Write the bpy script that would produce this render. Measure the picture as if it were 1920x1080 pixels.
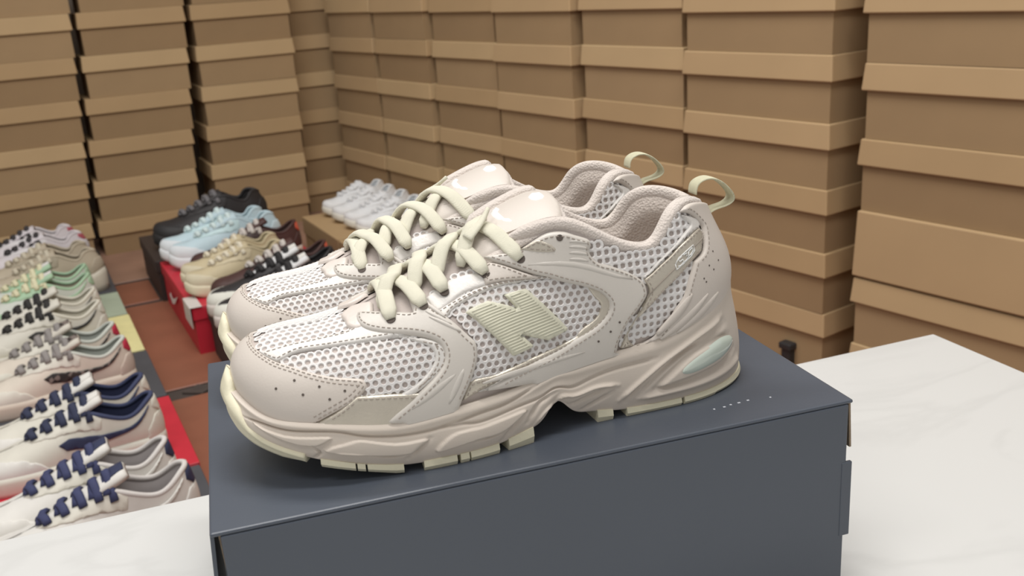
import bpy, math, random
import numpy as np
from mathutils import Vector, Matrix
from mathutils.bvhtree import BVHTree
from mathutils.geometry import delaunay_2d_cdt

for o in list(bpy.data.objects): bpy.data.objects.remove(o, do_unlink=True)
SC = bpy.context.scene
COL = SC.collection
RNG = random.Random(7)

# ------------------------------------------------------------------ camera
F_PX = 1799.12
PITCH, ROLL = math.radians(17.9395), math.radians(-3.9699)
YB, YT, YL, YR = [math.radians(a) for a in (15.8772, 18.6414, 26.4535, -56.6085)]
ZC = 0.74                                   # camera height above the floor
def cam_matrix():
    cp, sp, cr, sr = math.cos(PITCH), math.sin(PITCH), math.cos(ROLL), math.sin(ROLL)
    A = np.array([[1, 0, 0], [0, -sp, -cp], [0, cp, -sp]])
    return np.array([[cr, -sr, 0], [sr, cr, 0], [0, 0, 1]]) @ A
CM = cam_matrix()                           # world -> camera (x right, y down, z forward)
CAM = np.array([0.0, 0.0, ZC])
cd = bpy.data.cameras.new('camera'); cam = bpy.data.objects.new('camera', cd); COL.objects.link(cam)
cam.matrix_world = Matrix(((CM[0][0], -CM[1][0], -CM[2][0], 0), (CM[0][1], -CM[1][1], -CM[2][1], 0),
                           (CM[0][2], -CM[1][2], -CM[2][2], ZC), (0, 0, 0, 1)))
cd.sensor_width = 36; cd.lens = F_PX * 36 / 1920; cd.clip_start = 0.01; cd.clip_end = 30
cd.dof.use_dof = True; cd.dof.focus_distance = 0.56; cd.dof.aperture_fstop = 16
SC.camera = cam
def ray(x, y): return CM.T @ np.array([(x - 960) / F_PX, (y - 540) / F_PX, 1.0])

# ------------------------------------------------------------------ light
w = bpy.data.worlds.new('world'); SC.world = w; w.use_nodes = True
w.node_tree.nodes['Background'].inputs[0].default_value = (1.0, 0.98, 0.955, 1)
w.node_tree.nodes['Background'].inputs[1].default_value = 0.46
def area(name, loc, target, sx, sy, power, col=(1, 0.98, 0.95)):
    l = bpy.data.lights.new(name, 'AREA'); l.shape = 'RECTANGLE'; l.size = sx; l.size_y = sy; l.energy = power; l.color = col
    o = bpy.data.objects.new(name, l); COL.objects.link(o); o.location = loc
    o.rotation_euler = (Vector(target) - Vector(loc)).to_track_quat('-Z', 'Y').to_euler()
    return o
area('ceiling_light_tube', (-0.5, 1.25, 2.6), (-0.5, 1.25, 0), 1.3, 0.25, 28)
area('ceiling_light_tube', (0.35, 0.35, 2.6), (0.35, 0.35, 0), 1.3, 0.25, 23)
area('ceiling_light_tube', (-0.9, -0.6, 2.6), (-0.9, -0.6, 0), 1.3, 0.25, 16)
SC.view_settings.view_transform = 'Standard'; SC.view_settings.look = 'None'
SC.view_settings.exposure = 0.06; SC.view_settings.gamma = 1.0; SC.view_settings.use_curve_mapping = False

# ------------------------------------------------------------------ materials
def srgb(c):
    if isinstance(c, str): c = tuple(int(c[i:i + 2], 16) / 255 for i in (1, 3, 5))
    return tuple(v / 12.92 if v <= .04045 else ((v + .055) / 1.055) ** 2.4 for v in c)
MATS = {}
def mat(name, col, rough=.6, var=.06, vscale=30, bump=0, bscale=400, metallic=0, sheen=0, coat=0, kind='noise', stretch=None):
    if name in MATS: return MATS[name]
    m = bpy.data.materials.new(name); m.use_nodes = True; MATS[name] = m
    nt = m.node_tree; N = nt.nodes; L = nt.links; b = N['Principled BSDF']
    c = srgb(col)
    tc = N.new('ShaderNodeTexCoord'); mp = N.new('ShaderNodeMapping'); L.new(tc.outputs['Object'], mp.inputs[0])
    if stretch: mp.inputs['Scale'].default_value = stretch
    n = N.new('ShaderNodeTexNoise'); n.inputs['Scale'].default_value = vscale; n.inputs['Detail'].default_value = 4
    L.new(mp.outputs[0], n.inputs['Vector'])
    r = N.new('ShaderNodeValToRGB'); L.new(n.outputs[0], r.inputs[0])
    r.color_ramp.elements[0].position = .3; r.color_ramp.elements[1].position = .7
    r.color_ramp.elements[0].color = (*[v * (1 - var) for v in c], 1); r.color_ramp.elements[1].color = (*[min(1, v * (1 + var)) for v in c], 1)
    L.new(r.outputs[0], b.inputs['Base Color'])
    b.inputs['Roughness'].default_value = rough; b.inputs['Metallic'].default_value = metallic
    b.inputs['Sheen Weight'].default_value = sheen; b.inputs['Coat Weight'].default_value = coat
    if bump:
        if kind == 'noise':
            t = N.new('ShaderNodeTexNoise'); t.inputs['Scale'].default_value = bscale; t.inputs['Detail'].default_value = 3; h = t.outputs[0]
        elif kind == 'voronoi':
            t = N.new('ShaderNodeTexVoronoi'); t.inputs['Scale'].default_value = bscale; h = t.outputs['Distance']
        else:
            t = N.new('ShaderNodeTexWave'); t.inputs['Scale'].default_value = bscale; t.bands_direction = 'DIAGONAL'; h = t.outputs['Fac']
        L.new(mp.outputs[0], t.inputs['Vector'])
        bp = N.new('ShaderNodeBump'); bp.inputs['Strength'].default_value = bump; bp.inputs['Distance'].default_value = .0006
        L.new(h, bp.inputs['Height']); L.new(bp.outputs[0], b.inputs['Normal'])
    return m
LEATHER = mat('pale_leather', '#ccc3ba', .48, .02, 20, .12, 900)
LEATHER_MINT = mat('cool_leather', '#cbc5bd', .42, .02, 20, .08, 900)
SILVER = mat('silver_leather', '#c6beb0', .33, .05, 60, .35, 700, metallic=.45)
WHITEGLOSS = mat('pearl_leather', '#d8d4cf', .5, .03, 60, .4, 600, metallic=.08)
MESHW = mat('mesh_white', '#dad7d5', .55, .02, 60)
UNDER = mat('under_mesh', '#b9aea8', .85, .04, 60, .2, 900)
STITCH = mat('stitch_thread', '#9f948a', .8, .05)
HOLE = mat('hole_dark', '#5b524c', .9, .05)
LINING = mat('lining_knit', '#cbc0b7', .9, .05, 60, .8, 700, sheen=.2, kind='voronoi')
COLLAR = mat('collar_knit', '#d0c6be', .9, .04, 60, .7, 800, sheen=.2, kind='voronoi')
FOAM = mat('foam_midsole', '#cdc2b6', .55, .03, 20, .12, 900)
CREAM = mat('cream_rubber', '#dcd6bc', .6, .03, 30, .25, 500)
LACE = mat('cream_lace', '#e4e0cc', .8, .04, 80, .5, 900, sheen=.15, kind='wave')
LOGO = mat('sage_rubber', '#cfcdb9', .5, .02, 30)
PRINT = mat('white_print', '#e9eae8', .4, .02)
GEL = mat('mint_gel', '#c5cfc4', .12, .02, 20, coat=.6)
LOOP = mat('loop_webbing', '#d8d4b6', .8, .08, 200, .6, 900, kind='wave')
INSOLE = mat('insole', '#b5aaa2', .9, .05)
SLATE = mat('slate_card', '#4c525c', .36, .03, 8, .06, 500)
CARD_EDGE = mat('cardboard_edge', '#8d7c68', .85, .12, 200, .3, 400)
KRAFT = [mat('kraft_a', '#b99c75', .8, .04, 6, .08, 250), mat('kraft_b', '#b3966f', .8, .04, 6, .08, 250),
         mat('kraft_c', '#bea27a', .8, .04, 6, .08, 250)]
KRAFT_SHADED = [mat('kraft_shaded_' + k, c, .85, .05, 6, .08, 250) for k, c in (('a', '#a08562'), ('b', '#9a7f5d'), ('c', '#a58a67'))]  # box bodies: lid kraft darkened, shade below the lids painted into the colour
MARBLE = None

# ------------------------------------------------------------------ object helpers
def link_mesh(name, V, Fc, m, parent=None, smooth=True, mats=None, fmat=None):
    me = bpy.data.meshes.new(name); me.from_pydata([tuple(map(float, v)) for v in V], [], [tuple(int(i) for i in f) for f in Fc])
    me.materials.append(m)
    if smooth: me.polygons.foreach_set('use_smooth', [True] * len(me.polygons))
    me.update()
    o = bpy.data.objects.new(name, me); COL.objects.link(o)
    if parent: o.parent = parent
    return o
def empty(name, loc, rz=0, label=None, cat=None, group=None, kind=None):
    o = bpy.data.objects.new(name, None); COL.objects.link(o); o.location = tuple(map(float, loc)); o.rotation_euler = (0, 0, rz); o.empty_display_size = .05
    return tag(o, label, cat, group, kind)
def tag(o, label=None, cat=None, group=None, kind=None):
    if label: o['label'] = label
    if cat: o['category'] = cat
    if group: o['group'] = group
    if kind: o['kind'] = kind
    return o
class MB:
    def __init__(s): s.V = []; s.F = []
    def add(s, V, Fc):
        k = len(s.V); s.V += [tuple(v) for v in V]; s.F += [tuple(i + k for i in f) for f in Fc]
    def box(s, x0, x1, y0, y1, z0, z1):
        s.add([(x0, y0, z0), (x1, y0, z0), (x1, y1, z0), (x0, y1, z0), (x0, y0, z1), (x1, y0, z1), (x1, y1, z1), (x0, y1, z1)],
              [(0, 3, 2, 1), (4, 5, 6, 7), (0, 1, 5, 4), (1, 2, 6, 5), (2, 3, 7, 6), (3, 0, 4, 7)])
    def cyl(s, c, r, h, n=12, axis=(0, 0, 1)):
        a = Vector(axis).normalized(); u = a.orthogonal().normalized(); v = a.cross(u); c = Vector(c)
        P = [c + u * (r * math.cos(2 * math.pi * i / n)) + v * (r * math.sin(2 * math.pi * i / n)) for i in range(n)]
        s.add([tuple(p) for p in P] + [tuple(p + a * h) for p in P],
              [tuple(range(n))[::-1], tuple(range(n, 2 * n))] + [(i, (i + 1) % n, n + (i + 1) % n, n + i) for i in range(n)])
    def build(s, name, m, parent=None, smooth=False): return link_mesh(name, s.V, s.F, m, parent, smooth)
def bevel(o, wd=.001, seg=2):
    b = o.modifiers.new('bevel', 'BEVEL'); b.width = wd; b.segments = seg; b.limit_method = 'ANGLE'; b.angle_limit = .6
    return o
def spline(K, n, x=None):
    """natural cubic spline through rows of K, n samples over [0,1]"""
    K = np.asarray(K, float); m = len(K); X = np.linspace(0, 1, m) if x is None else np.asarray(x, float)
    if m == 2: return K[0] + np.linspace(0, 1, n)[:, None] * (K[1] - K[0])
    h = np.diff(X); A = np.zeros((m, m)); r = np.zeros((m, K.shape[1])); A[0, 0] = A[-1, -1] = 1
    for i in range(1, m - 1):
        A[i, i - 1] = h[i - 1]; A[i, i] = 2 * (h[i - 1] + h[i]); A[i, i + 1] = h[i]
        r[i] = 6 * ((K[i + 1] - K[i]) / h[i] - (K[i] - K[i - 1]) / h[i - 1])
    M2 = np.linalg.solve(A, r); q = np.linspace(0, 1, n); j = np.clip(np.searchsorted(X, q) - 1, 0, m - 2)
    a = (X[j + 1] - q)[:, None]; b = (q - X[j])[:, None]; hh = h[j][:, None]
    return (M2[j] * a ** 3 + M2[j + 1] * b ** 3) / (6 * hh) + (K[j] / hh - M2[j] * hh / 6) * a + (K[j + 1] / hh - M2[j + 1] * hh / 6) * b
def spline_sym(K, n):
    """spline of (u, v, w) rows that meets its mirror image smoothly at both ends"""
    K = np.asarray(K, float); fl_ = np.array([1, -1, 1.0]); m = len(K)
    X = np.concatenate([K[2:0:-1] * fl_, K, K[-2:-4:-1] * fl_]); big = spline(X, (m + 3) * 24 + 1)
    q = np.linspace(2 * 24, (m + 1) * 24, n); i = np.minimum(q.astype(int), len(big) - 2); f_ = (q - i)[:, None]
    return big[i] * (1 - f_) + big[i + 1] * f_
def catmull(P, corner, n=6, closed=False):
    """smooth polyline; corner[i] keeps a hard corner at point i"""
    P = np.asarray(P, float); m = len(P); out = []
    for i in range(m if closed else m - 1):
        p1, p2 = P[i], P[(i + 1) % m]
        p0 = P[(i - 1) % m] if (closed or i > 0) else p1
        p3 = P[(i + 2) % m] if (closed or i + 2 < m) else p2
        if corner[i]: p0 = p1
        if corner[(i + 1) % m]: p3 = p2
        for k in range(n):
            t = k / n
            out.append(.5 * (2 * p1 + (p2 - p0) * t + (2 * p0 - 5 * p1 + 4 * p2 - p3) * t * t + (3 * p1 - p0 - 3 * p2 + p3) * t ** 3))
    if not closed: out.append(P[-1])
    return np.array(out)
def sweep(P, Nrm, width, thick, n=8):
    """flat band along P, lying against normals Nrm"""
    P = np.asarray(P, float); Nrm = np.asarray(Nrm, float); m = len(P)
    width = np.broadcast_to(width, m); thick = np.broadcast_to(thick, m)
    V = []; Fc = []
    for i in range(m):
        t = P[min(i + 1, m - 1)] - P[max(i - 1, 0)]; t /= np.linalg.norm(t) + 1e-12
        sd = np.cross(t, Nrm[i]); sd /= np.linalg.norm(sd) + 1e-12; nn = np.cross(sd, t)
        for k in range(n):
            a = 2 * math.pi * k / n; c, s_ = math.cos(a), math.sin(a)
            c = math.copysign(abs(c) ** .7, c); s_ = math.copysign(abs(s_) ** .7, s_)
            V.append(P[i] + sd * (c * width[i] / 2) + nn * (s_ * thick[i] / 2))
    for i in range(m - 1):
        for k in range(n): Fc.append((i * n + k, i * n + (k + 1) % n, (i + 1) * n + (k + 1) % n, (i + 1) * n + k))
    Fc.append(tuple(range(n))[::-1]); Fc.append(tuple((m - 1) * n + k for k in range(n)))
    return V, Fc

# ------------------------------------------------------------------ surfaces of a shoe
class Surf:
    """P[i,j] grid for s in [0,1] (toe centre -> heel centre), t in [0,1]; lateral side has y<0"""
    def __init__(s, P, flip=False):
        s.P = P; s.ns, s.nt = P.shape[0] - 1, P.shape[1] - 1
        du = np.gradient(P, axis=0); dv = np.gradient(P, axis=1); N = np.cross(du, dv)
        N /= np.linalg.norm(N, axis=2, keepdims=True) + 1e-12
        c = P.mean((0, 1)); 
        if ((P - c) * N).sum() < 0: N = -N
        N[0, :, 1] = 0; N[-1, :, 1] = 0; N /= np.linalg.norm(N, axis=2, keepdims=True) + 1e-12
        s.N = N; s.bvh = None
    def ev(s, st, off=0):
        st = np.atleast_2d(st); a = np.clip(st[:, 0], 0, 1) * s.ns; b = np.clip(st[:, 1], 0, 1) * s.nt
        i = np.minimum(a.astype(int), s.ns - 1); j = np.minimum(b.astype(int), s.nt - 1); fa = (a - i)[:, None]; fb = (b - j)[:, None]
        def L(G): return (G[i, j] * (1 - fa) + G[i + 1, j] * fa) * (1 - fb) + (G[i, j + 1] * (1 - fa) + G[i + 1, j + 1] * fa) * fb
        n = L(s.N); n /= np.linalg.norm(n, axis=1, keepdims=True) + 1e-12
        return L(s.P) + n * np.reshape(off, (-1, 1)), n
    def cast(s, o, d):
        if s.bvh is None:
            V = [tuple(p) for p in s.P.reshape(-1, 3)]; w_ = s.nt + 1
            s.bvh = BVHTree.FromPolygons(V, [(i * w_ + j, (i + 1) * w_ + j, (i + 1) * w_ + j + 1, i * w_ + j + 1) for i in range(s.ns) for j in range(s.nt)])
        h, n, f, dist = s.bvh.ray_cast(Vector(o), Vector(d))
        if h is None:
            q = s.P.reshape(-1, 3) - o; dn = np.asarray(d) / np.linalg.norm(d); r = q - (q @ dn)[:, None] * dn
            k = int(np.argmin((r ** 2).sum(1))); return np.array([(k // (s.nt + 1)) / s.ns, (k % (s.nt + 1)) / s.nt]), False
        i, j = f // s.nt, f % s.nt; p = np.array(h); A = s.P[i, j]; e = s.P[i + 1, j] - A; g = s.P[i, j + 1] - A
        sol = np.linalg.lstsq(np.stack([e, g], 1), p - A, rcond=None)[0]
        return np.array([(i + min(1, max(0, sol[0]))) / s.ns, (j + min(1, max(0, sol[1]))) / s.nt]), True
    def grid_faces(s):
        w_ = s.nt + 1
        return [(i * w_ + j, (i + 1) * w_ + j, (i + 1) * w_ + j + 1, i * w_ + j + 1) for i in range(s.ns) for j in range(s.nt)]

def ribs(KB, KT, KC, ns, nt, sign):
    """upper of a shoe: KB feather line, KT ridge/collar line, KC 0 = vamp rib, 1 = collar rib; (u, v, w) rows"""
    B = spline_sym(KB, ns + 1); T = spline_sym(KT, ns + 1); C = np.clip(spline(np.array(KC)[:, None], ns + 1), 0, 1)
    B[:, 1] = np.maximum(B[:, 1], 0); T[:, 1] = np.maximum(T[:, 1], 0)
    tg = np.gradient(B, axis=0); n = np.stack([-tg[:, 1], tg[:, 0], np.zeros(ns + 1)], 1); n /= np.linalg.norm(n, axis=1, keepdims=True) + 1e-12
    n[0] = (-1, 0, 0); n[-1] = (1, 0, 0)
    z = np.array([0, 0, 1.0]); dz = (T - B)[:, 2:3]; hv = (B - T) * np.array([1, 1, 0])
    P1 = (1 - C) * (B + z * .60 * dz + n * .003) + C * (B + z * .38 * dz + n * .004)
    P2 = (1 - C) * (T + hv * .60 - z * .02 * dz) + C * (T + hv * .15 - z * .35 * dz + n * .003)
    t = np.linspace(0, 1, nt + 1)[None, :, None]
    P = ((1 - t) ** 3) * B[:, None] + 3 * ((1 - t) ** 2) * t * P1[:, None] + 3 * (1 - t) * t * t * P2[:, None] + t ** 3 * T[:, None]
    P = P.copy(); P[:, :, 1] *= -sign                     # lateral (sign=+1) towards -y
    return P, B, T, n

def in_poly(pts, poly):
    x, y = pts[:, 0], pts[:, 1]; r = np.zeros(len(pts), bool); j = len(poly) - 1
    for i in range(len(poly)):
        xi, yi = poly[i]; xj, yj = poly[j]
        c = ((yi > y) != (yj > y)); r ^= c & (x < (xj - xi) * (y - yi) / (yj - yi + 1e-15) + xi); j = i
    return r
def seg_dist(pts, A, Bp):
    out = np.full(len(pts), 1e9)
    for a, b in zip(A, Bp):
        ab = b - a; t = np.clip(((pts - a) @ ab) / (ab @ ab + 1e-18), 0, 1); out = np.minimum(out, np.linalg.norm(pts - a - t[:, None] * ab, axis=1))
    return out
LS, LT = .40, .085
def panel_data(surfs, poly, h, edge, base=0.0, step=.0024, ridges=(), hfun=None):
    """raised panel over polygon (s,t); edges on s=0, s=1 or t=1 stay open; returns verts/faces for every surf"""
    sc = np.array([LS, LT]); Q = np.asarray(poly) * sc
    keep = [0]
    for i in range(1, len(Q)):
        if np.linalg.norm(Q[i] - Q[keep[-1]]) > step * .35: keep.append(i)
    if np.linalg.norm(Q[keep[-1]] - Q[0]) < step * .35: keep.pop()
    Q = Q[keep]; R = []
    for i in range(len(Q)):
        a, b = Q[i], Q[(i + 1) % len(Q)]; k = max(1, int(np.linalg.norm(b - a) / step)); R += [a + (b - a) * j / k for j in range(k)]
    R = np.array(R); A, Bq = R, np.roll(R, -1, 0)
    def opn(p): return (p[:, 0] < 1e-4) | (p[:, 0] > LS - 1e-4) | (p[:, 1] > LT - 1e-4) | (p[:, 1] < 1e-5)
    ok = ~(opn(A) & opn(Bq)); EA, EB = A[ok], Bq[ok]
    if len(EA) == 0: EA, EB = A, Bq
    area2 = (A[:, 0] * Bq[:, 1] - A[:, 1] * Bq[:, 0]).sum()
    tg = np.roll(R, -1, 0) - np.roll(R, 1, 0); nrm = np.stack([-tg[:, 1], tg[:, 0]], 1) / (np.linalg.norm(tg, axis=1, keepdims=True) + 1e-12)
    if area2 < 0: nrm = -nrm
    pts = []
    for fr in (.22, .6, 1.0):
        c = R + nrm * edge * fr; c = c[in_poly(c, R)]; 
        if len(c): c = c[seg_dist(c, A, Bq) > edge * fr * .85]; pts.append(c)
    lo, hi = R.min(0), R.max(0); gx, gy = np.meshgrid(np.arange(lo[0], hi[0], step), np.arange(lo[1], hi[1], step)); gx = gx + (np.arange(gx.shape[0]) % 2)[:, None] * step * .5
    g = np.stack([gx.ravel(), gy.ravel()], 1); g = g[in_poly(g, R)]
    if len(g): g = g[seg_dist(g, A, Bq) > edge * 1.25]; pts.append(g)
    allp = np.concatenate([R] + pts); nb = len(R)
    V2, E2, F2, *_ = delaunay_2d_cdt([Vector(p) for p in allp], [(i, (i + 1) % nb) for i in range(nb)], [], 1, 1e-7)
    V2 = np.array([(v.x, v.y) for v in V2])
    d = seg_dist(V2, EA, EB); f = np.clip(d / edge, 0, 1); hh = base + h * np.sqrt(1 - (1 - f) ** 2) - .0004 * (f < 1e-3)
    st = V2 / sc
    if hfun is not None: hh = hh + hfun(st, d)
    res = []
    for k, sf in enumerate(surfs):
        P, _ = sf.ev(st, hh); res.append((P, [tuple(x) if k == 0 else tuple(x)[::-1] for x in F2]))
    return res, st
def merge(parts):
    V = []; Fc = []
    for P, Q in parts: k = len(V); V += list(P); Fc += [tuple(i + k for i in f) for f in Q]
    return V, Fc
def fix_normals(o):
    me = o.data; import bmesh
    bm = bmesh.new(); bm.from_mesh(me); bmesh.ops.recalc_face_normals(bm, faces=bm.faces); bm.to_mesh(me); bm.free()
    return o

# ------------------------------------------------------------------ place frames
EX = np.array([math.cos(YB), math.sin(YB), 0]); EY = np.array([-math.sin(YB), math.cos(YB), 0])
E1 = np.array([math.cos(YL), math.sin(YL), 0]); E2 = np.array([-math.sin(YL), math.cos(YL), 0])
BOX_H = 0.125; BOX_TOP = ZC - 0.22812787; TABLE_Z = BOX_TOP - BOX_H
FLC = np.array([-0.14283846, 0.37731989, BOX_TOP])          # near left corner of the shoebox lid
SHOE_Y, FAR_Y = 0.070, 0.160
ORG = FLC + EY * SHOE_Y
def to_local(v): return np.array([v @ EX, v @ EY, v[2]])
CAM_L = to_local(CAM - ORG)
def pst(sf, x, y): return sf.cast(CAM_L, to_local(ray(x, y)))[0]

# ------------------------------------------------------------------ setting
def simple_box_obj(name, x0, x1, y0, y1, z0, z1, m, parent=None): 
    b = MB(); b.box(x0, x1, y0, y1, z0, z1); return b.build(name, m, parent)
GROUT = mat('dark_grout', '#4a403b', .9, .1)
TILE = [mat('terracotta_tile_%d' % i, c, .5, .10, 9, .1, 120) for i, c in enumerate(('#8f5a45', '#965e47', '#8a5743', '#9c7a68'))]
room = empty('room_axes', (0, 0, 0)); bpy.data.objects.remove(room)
floor = link_mesh('floor', [tuple(E1 * a + E2 * b + np.array([0, 0, z])) for z in (-.05, 0) for a, b in ((-3, -1.5), (2.6, -1.5), (2.6, 4.4), (-3, 4.4))],
                  [(0, 1, 2, 3), (4, 5, 6, 7), (0, 1, 5, 4), (1, 2, 6, 5), (2, 3, 7, 6), (3, 0, 4, 7)], GROUT, None, False)
tag(floor, 'brown terracotta tile floor with dark joints', None, None, 'structure')
def tile(a0, a1, b0, b1, m):
    g = .006; bm = MB(); bm.box(a0 + g, a1 - g, b0 + g, b1 - g, 0.0, .004); o = bm.build('tile', m, floor); o.rotation_euler = (0, 0, YL); return bevel(o, .002, 1)
rows = [(2.775, 3.40, .62), (2.54, 2.765, .31), (1.885, 2.53, .645), (1.21, 1.84, .63), (.56, 1.20, .64), (-.1, .55, .65)]
for k, (b0, b1, wd) in enumerate(rows):
    a = -1.3
    while a < 1.5:
        tile(a, a + wd, b0, b1, TILE[RNG.randrange(3) if k else 3]); a += wd
# dark diamond inlays along one joint line
for k in range(14):
    a = -.62 + k * .12; d = MB(); s_ = .034
    d.add([(a - s_, 1.862, .0045), (a, 1.862 - s_ * .75, .0045), (a + s_, 1.862, .0045), (a, 1.862 + s_ * .75, .0045), (a - s_, 1.862, 0), (a, 1.862 - s_ * .75, 0), (a + s_, 1.862, 0), (a, 1.862 + s_ * .75, 0)],
          [(0, 1, 2, 3), (0, 4, 5, 1), (1, 5, 6, 2), (2, 6, 7, 3), (3, 7, 4, 0)])
    o = d.build('diamond_inlay', GROUT, floor); o.rotation_euler = (0, 0, YL)
# pale brick-shaped pieces at the foot of the box wall
PALE = mat('pale_joint', '#a08d80', .8, .1)
for k in range(8):
    b = MB(); a = -.7 + k * .24
    b.add([(a, 2.80, .0035), (a + .03, 2.80, .0035), (a + .13, 3.05, .0035), (a + .10, 3.05, .0035), (a, 2.80, .0048), (a + .03, 2.80, .0048), (a + .13, 3.05, .0048), (a + .10, 3.05, .0048)],
          [(4, 5, 6, 7), (0, 1, 5, 4), (1, 2, 6, 5), (2, 3, 7, 6), (3, 0, 4, 7)])
    o = b.build('pale_inlay_strip', PALE, floor); o.rotation_euler = (0, 0, YL)
WALLP = mat('wall_paint', '#8c8074', .9, .05, 4)
def wall(name, p, q, label):
    p, q = np.array(p), np.array(q); d = q - p; n = np.array([-d[1], d[0]]) / np.linalg.norm(d) * .06; V = []
    for z in (0, 2.7):
        for c in (p, q, q + n, p + n): V.append((c[0], c[1], z))
    return tag(link_mesh(name, V, [(0, 1, 2, 3), (4, 5, 6, 7), (0, 1, 5, 4), (1, 2, 6, 5), (2, 3, 7, 6), (3, 0, 4, 7)], WALLP, None, False), label, None, None, 'structure')
er = np.array([math.cos(YR), math.sin(YR), 0]); nr = np.array([-math.sin(YR), math.cos(YR), 0])
RW = np.array([0.576, 1.581, 0.0])                       # front foot of the right-hand wall of boxes (boundary of two stacks)
def rw(s_, d): return RW + er * s_ + nr * d
wl0, wl1 = E1 * -2.2 + E2 * 3.62, E1 * 1.75 + E2 * 3.62
wall('wall_left', wl0[:2], wl1[:2], 'wall behind the left stacks of shoeboxes')
wr0, wr1 = rw(-2.55, .30), rw(1.6, .30)
wall('wall_right', wr0[:2], wr1[:2], 'wall behind the right stacks of shoeboxes')

# ---- table
def marble():
    m = bpy.data.materials.new('white_marble'); m.use_nodes = True; nt = m.node_tree; N = nt.nodes; L = nt.links; b = N['Principled BSDF']
    tc = N.new('ShaderNodeTexCoord'); n = N.new('ShaderNodeTexNoise'); n.inputs['Scale'].default_value = 2.2; n.inputs['Detail'].default_value = 6; n.inputs['Distortion'].default_value = 1.6
    mp = N.new('ShaderNodeMapping'); mp.inputs['Scale'].default_value = (1.2, 3.2, 1); mp.inputs['Rotation'].default_value = (0, 0, .5)
    L.new(tc.outputs['Object'], mp.inputs[0]); L.new(mp.outputs[0], n.inputs['Vector'])
    r = N.new('ShaderNodeValToRGB'); L.new(n.outputs[0], r.inputs[0]); e = r.color_ramp.elements
    base = srgb('#cececc'); vein = srgb('#c9c9c7')
    e[0].position = .45; e[0].color = (*base, 1); e[1].position = .55; e[1].color = (*base, 1)
    x = r.color_ramp.elements.new(.5); x.color = (*vein, 1)
    L.new(r.outputs[0], b.inputs['Base Color']); b.inputs['Roughness'].default_value = .35
    return m
MARBLE = marble()
TX = np.array([math.cos(YT), math.sin(YT), 0]); TY = np.array([-math.sin(YT), math.cos(YT), 0])
TC = np.array([0.40215, 0.85790, 0])
table = empty('low_table', (TC - TX * .6 - TY * .35), YT, 'low white marble-topped table under the blue shoebox', 'table')
b = MB(); b.box(-.6, .6, -.42, .35, TABLE_Z - .022, TABLE_Z); bevel(b.build('table_top', MARBLE, table), .002)
TLEG = mat('table_leg_dark', '#2d2c2d', .5, .05)
for x in (-.55, .53):
    for y in (-.37, .30): b = MB(); b.box(x, x + .03, y, y + .03, 0, TABLE_Z - .022); b.build('leg', TLEG, table)

# ---- slate blue shoebox with hinged lid
sb = empty('blue_shoebox', FLC - np.array([0, 0, BOX_H]), YB, 'slate blue cardboard shoebox carrying the pair of beige sneakers', 'shoebox')
BL, BW, CT = .335, .2205, .0022
b = MB(); b.box(.004, BL - .006, .004, BW - .004, 0, BOX_H - .004); b.build('box_body', SLATE, sb)
b = MB(); b.box(0, BL, 0, BW, BOX_H - CT, BOX_H); bevel(b.build('lid_top', SLATE, sb), .0012)
b = MB(); b.box(.0045, BL - .003, -.0002, .0022, .004, BOX_H - CT); bevel(b.build('lid_front_flap', SLATE, sb), .0008)
def flap(name, pts, thick, m):
    """thin card plate in the y-z plane at x from pts (x, z) extruded along y"""
    V = []; n = len(pts)
    for y in (.003, BW - .003): V += [(x, y, z) for x, z in pts] + [(x + thick, y, z) for x, z in pts]
    Fc = []
    for i in range(n - 1):
        a, c = i, i + 1; k = 2 * n
        Fc += [(a, c, k + c, k + a), (n + a, k + n + a, k + n + c, n + c), (a, n + a, n + c, c), (k + a, k + c, k + n + c, k + n + a)]
    Fc += [(0, 2 * n, 3 * n, n), (n - 1, 2 * n - 1, 4 * n - 1, 3 * n - 1)]
    return link_mesh(name, V, Fc, m, sb, False)
flap('lid_side_flap', [(.0, BOX_H - .001), (-.0012, BOX_H - .02), (-.003, BOX_H - .05), (-.005, .03)], .0018, SLATE)
flap('box_end_panel', [(.0035, BOX_H - .003), (.0042, BOX_H - .02), (.0065, BOX_H - .05), (.008, .0)], .0022, CARD_EDGE)
flap('lid_tuck_flap', [(BL - .001, BOX_H - .001), (BL + .0008, BOX_H - .03)], .0012, CARD_EDGE)
b = MB(); b.box(BL - .006, BL + .0005, -.0006, .0016, BOX_H - .083, BOX_H - .037); bevel(b.build('tuck_tab', SLATE, sb), .0005)
WHITEP = mat('white_speck', '#c9ccd2', .7, .05)
b = MB()
for k, (x, y) in enumerate(((.262, .020), (.268, .0202), (.2725, .0212), (.2775, .0215), (.2835, .0222), (.2965, .0205))):
    l = (.001, .0014, .0012, .0016, .0014, .001)[k]; b.box(x, x + l, y, y + .0011, BOX_H, BOX_H + .0001)
b.build('scuff_mark', WHITEP, sb)

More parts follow.
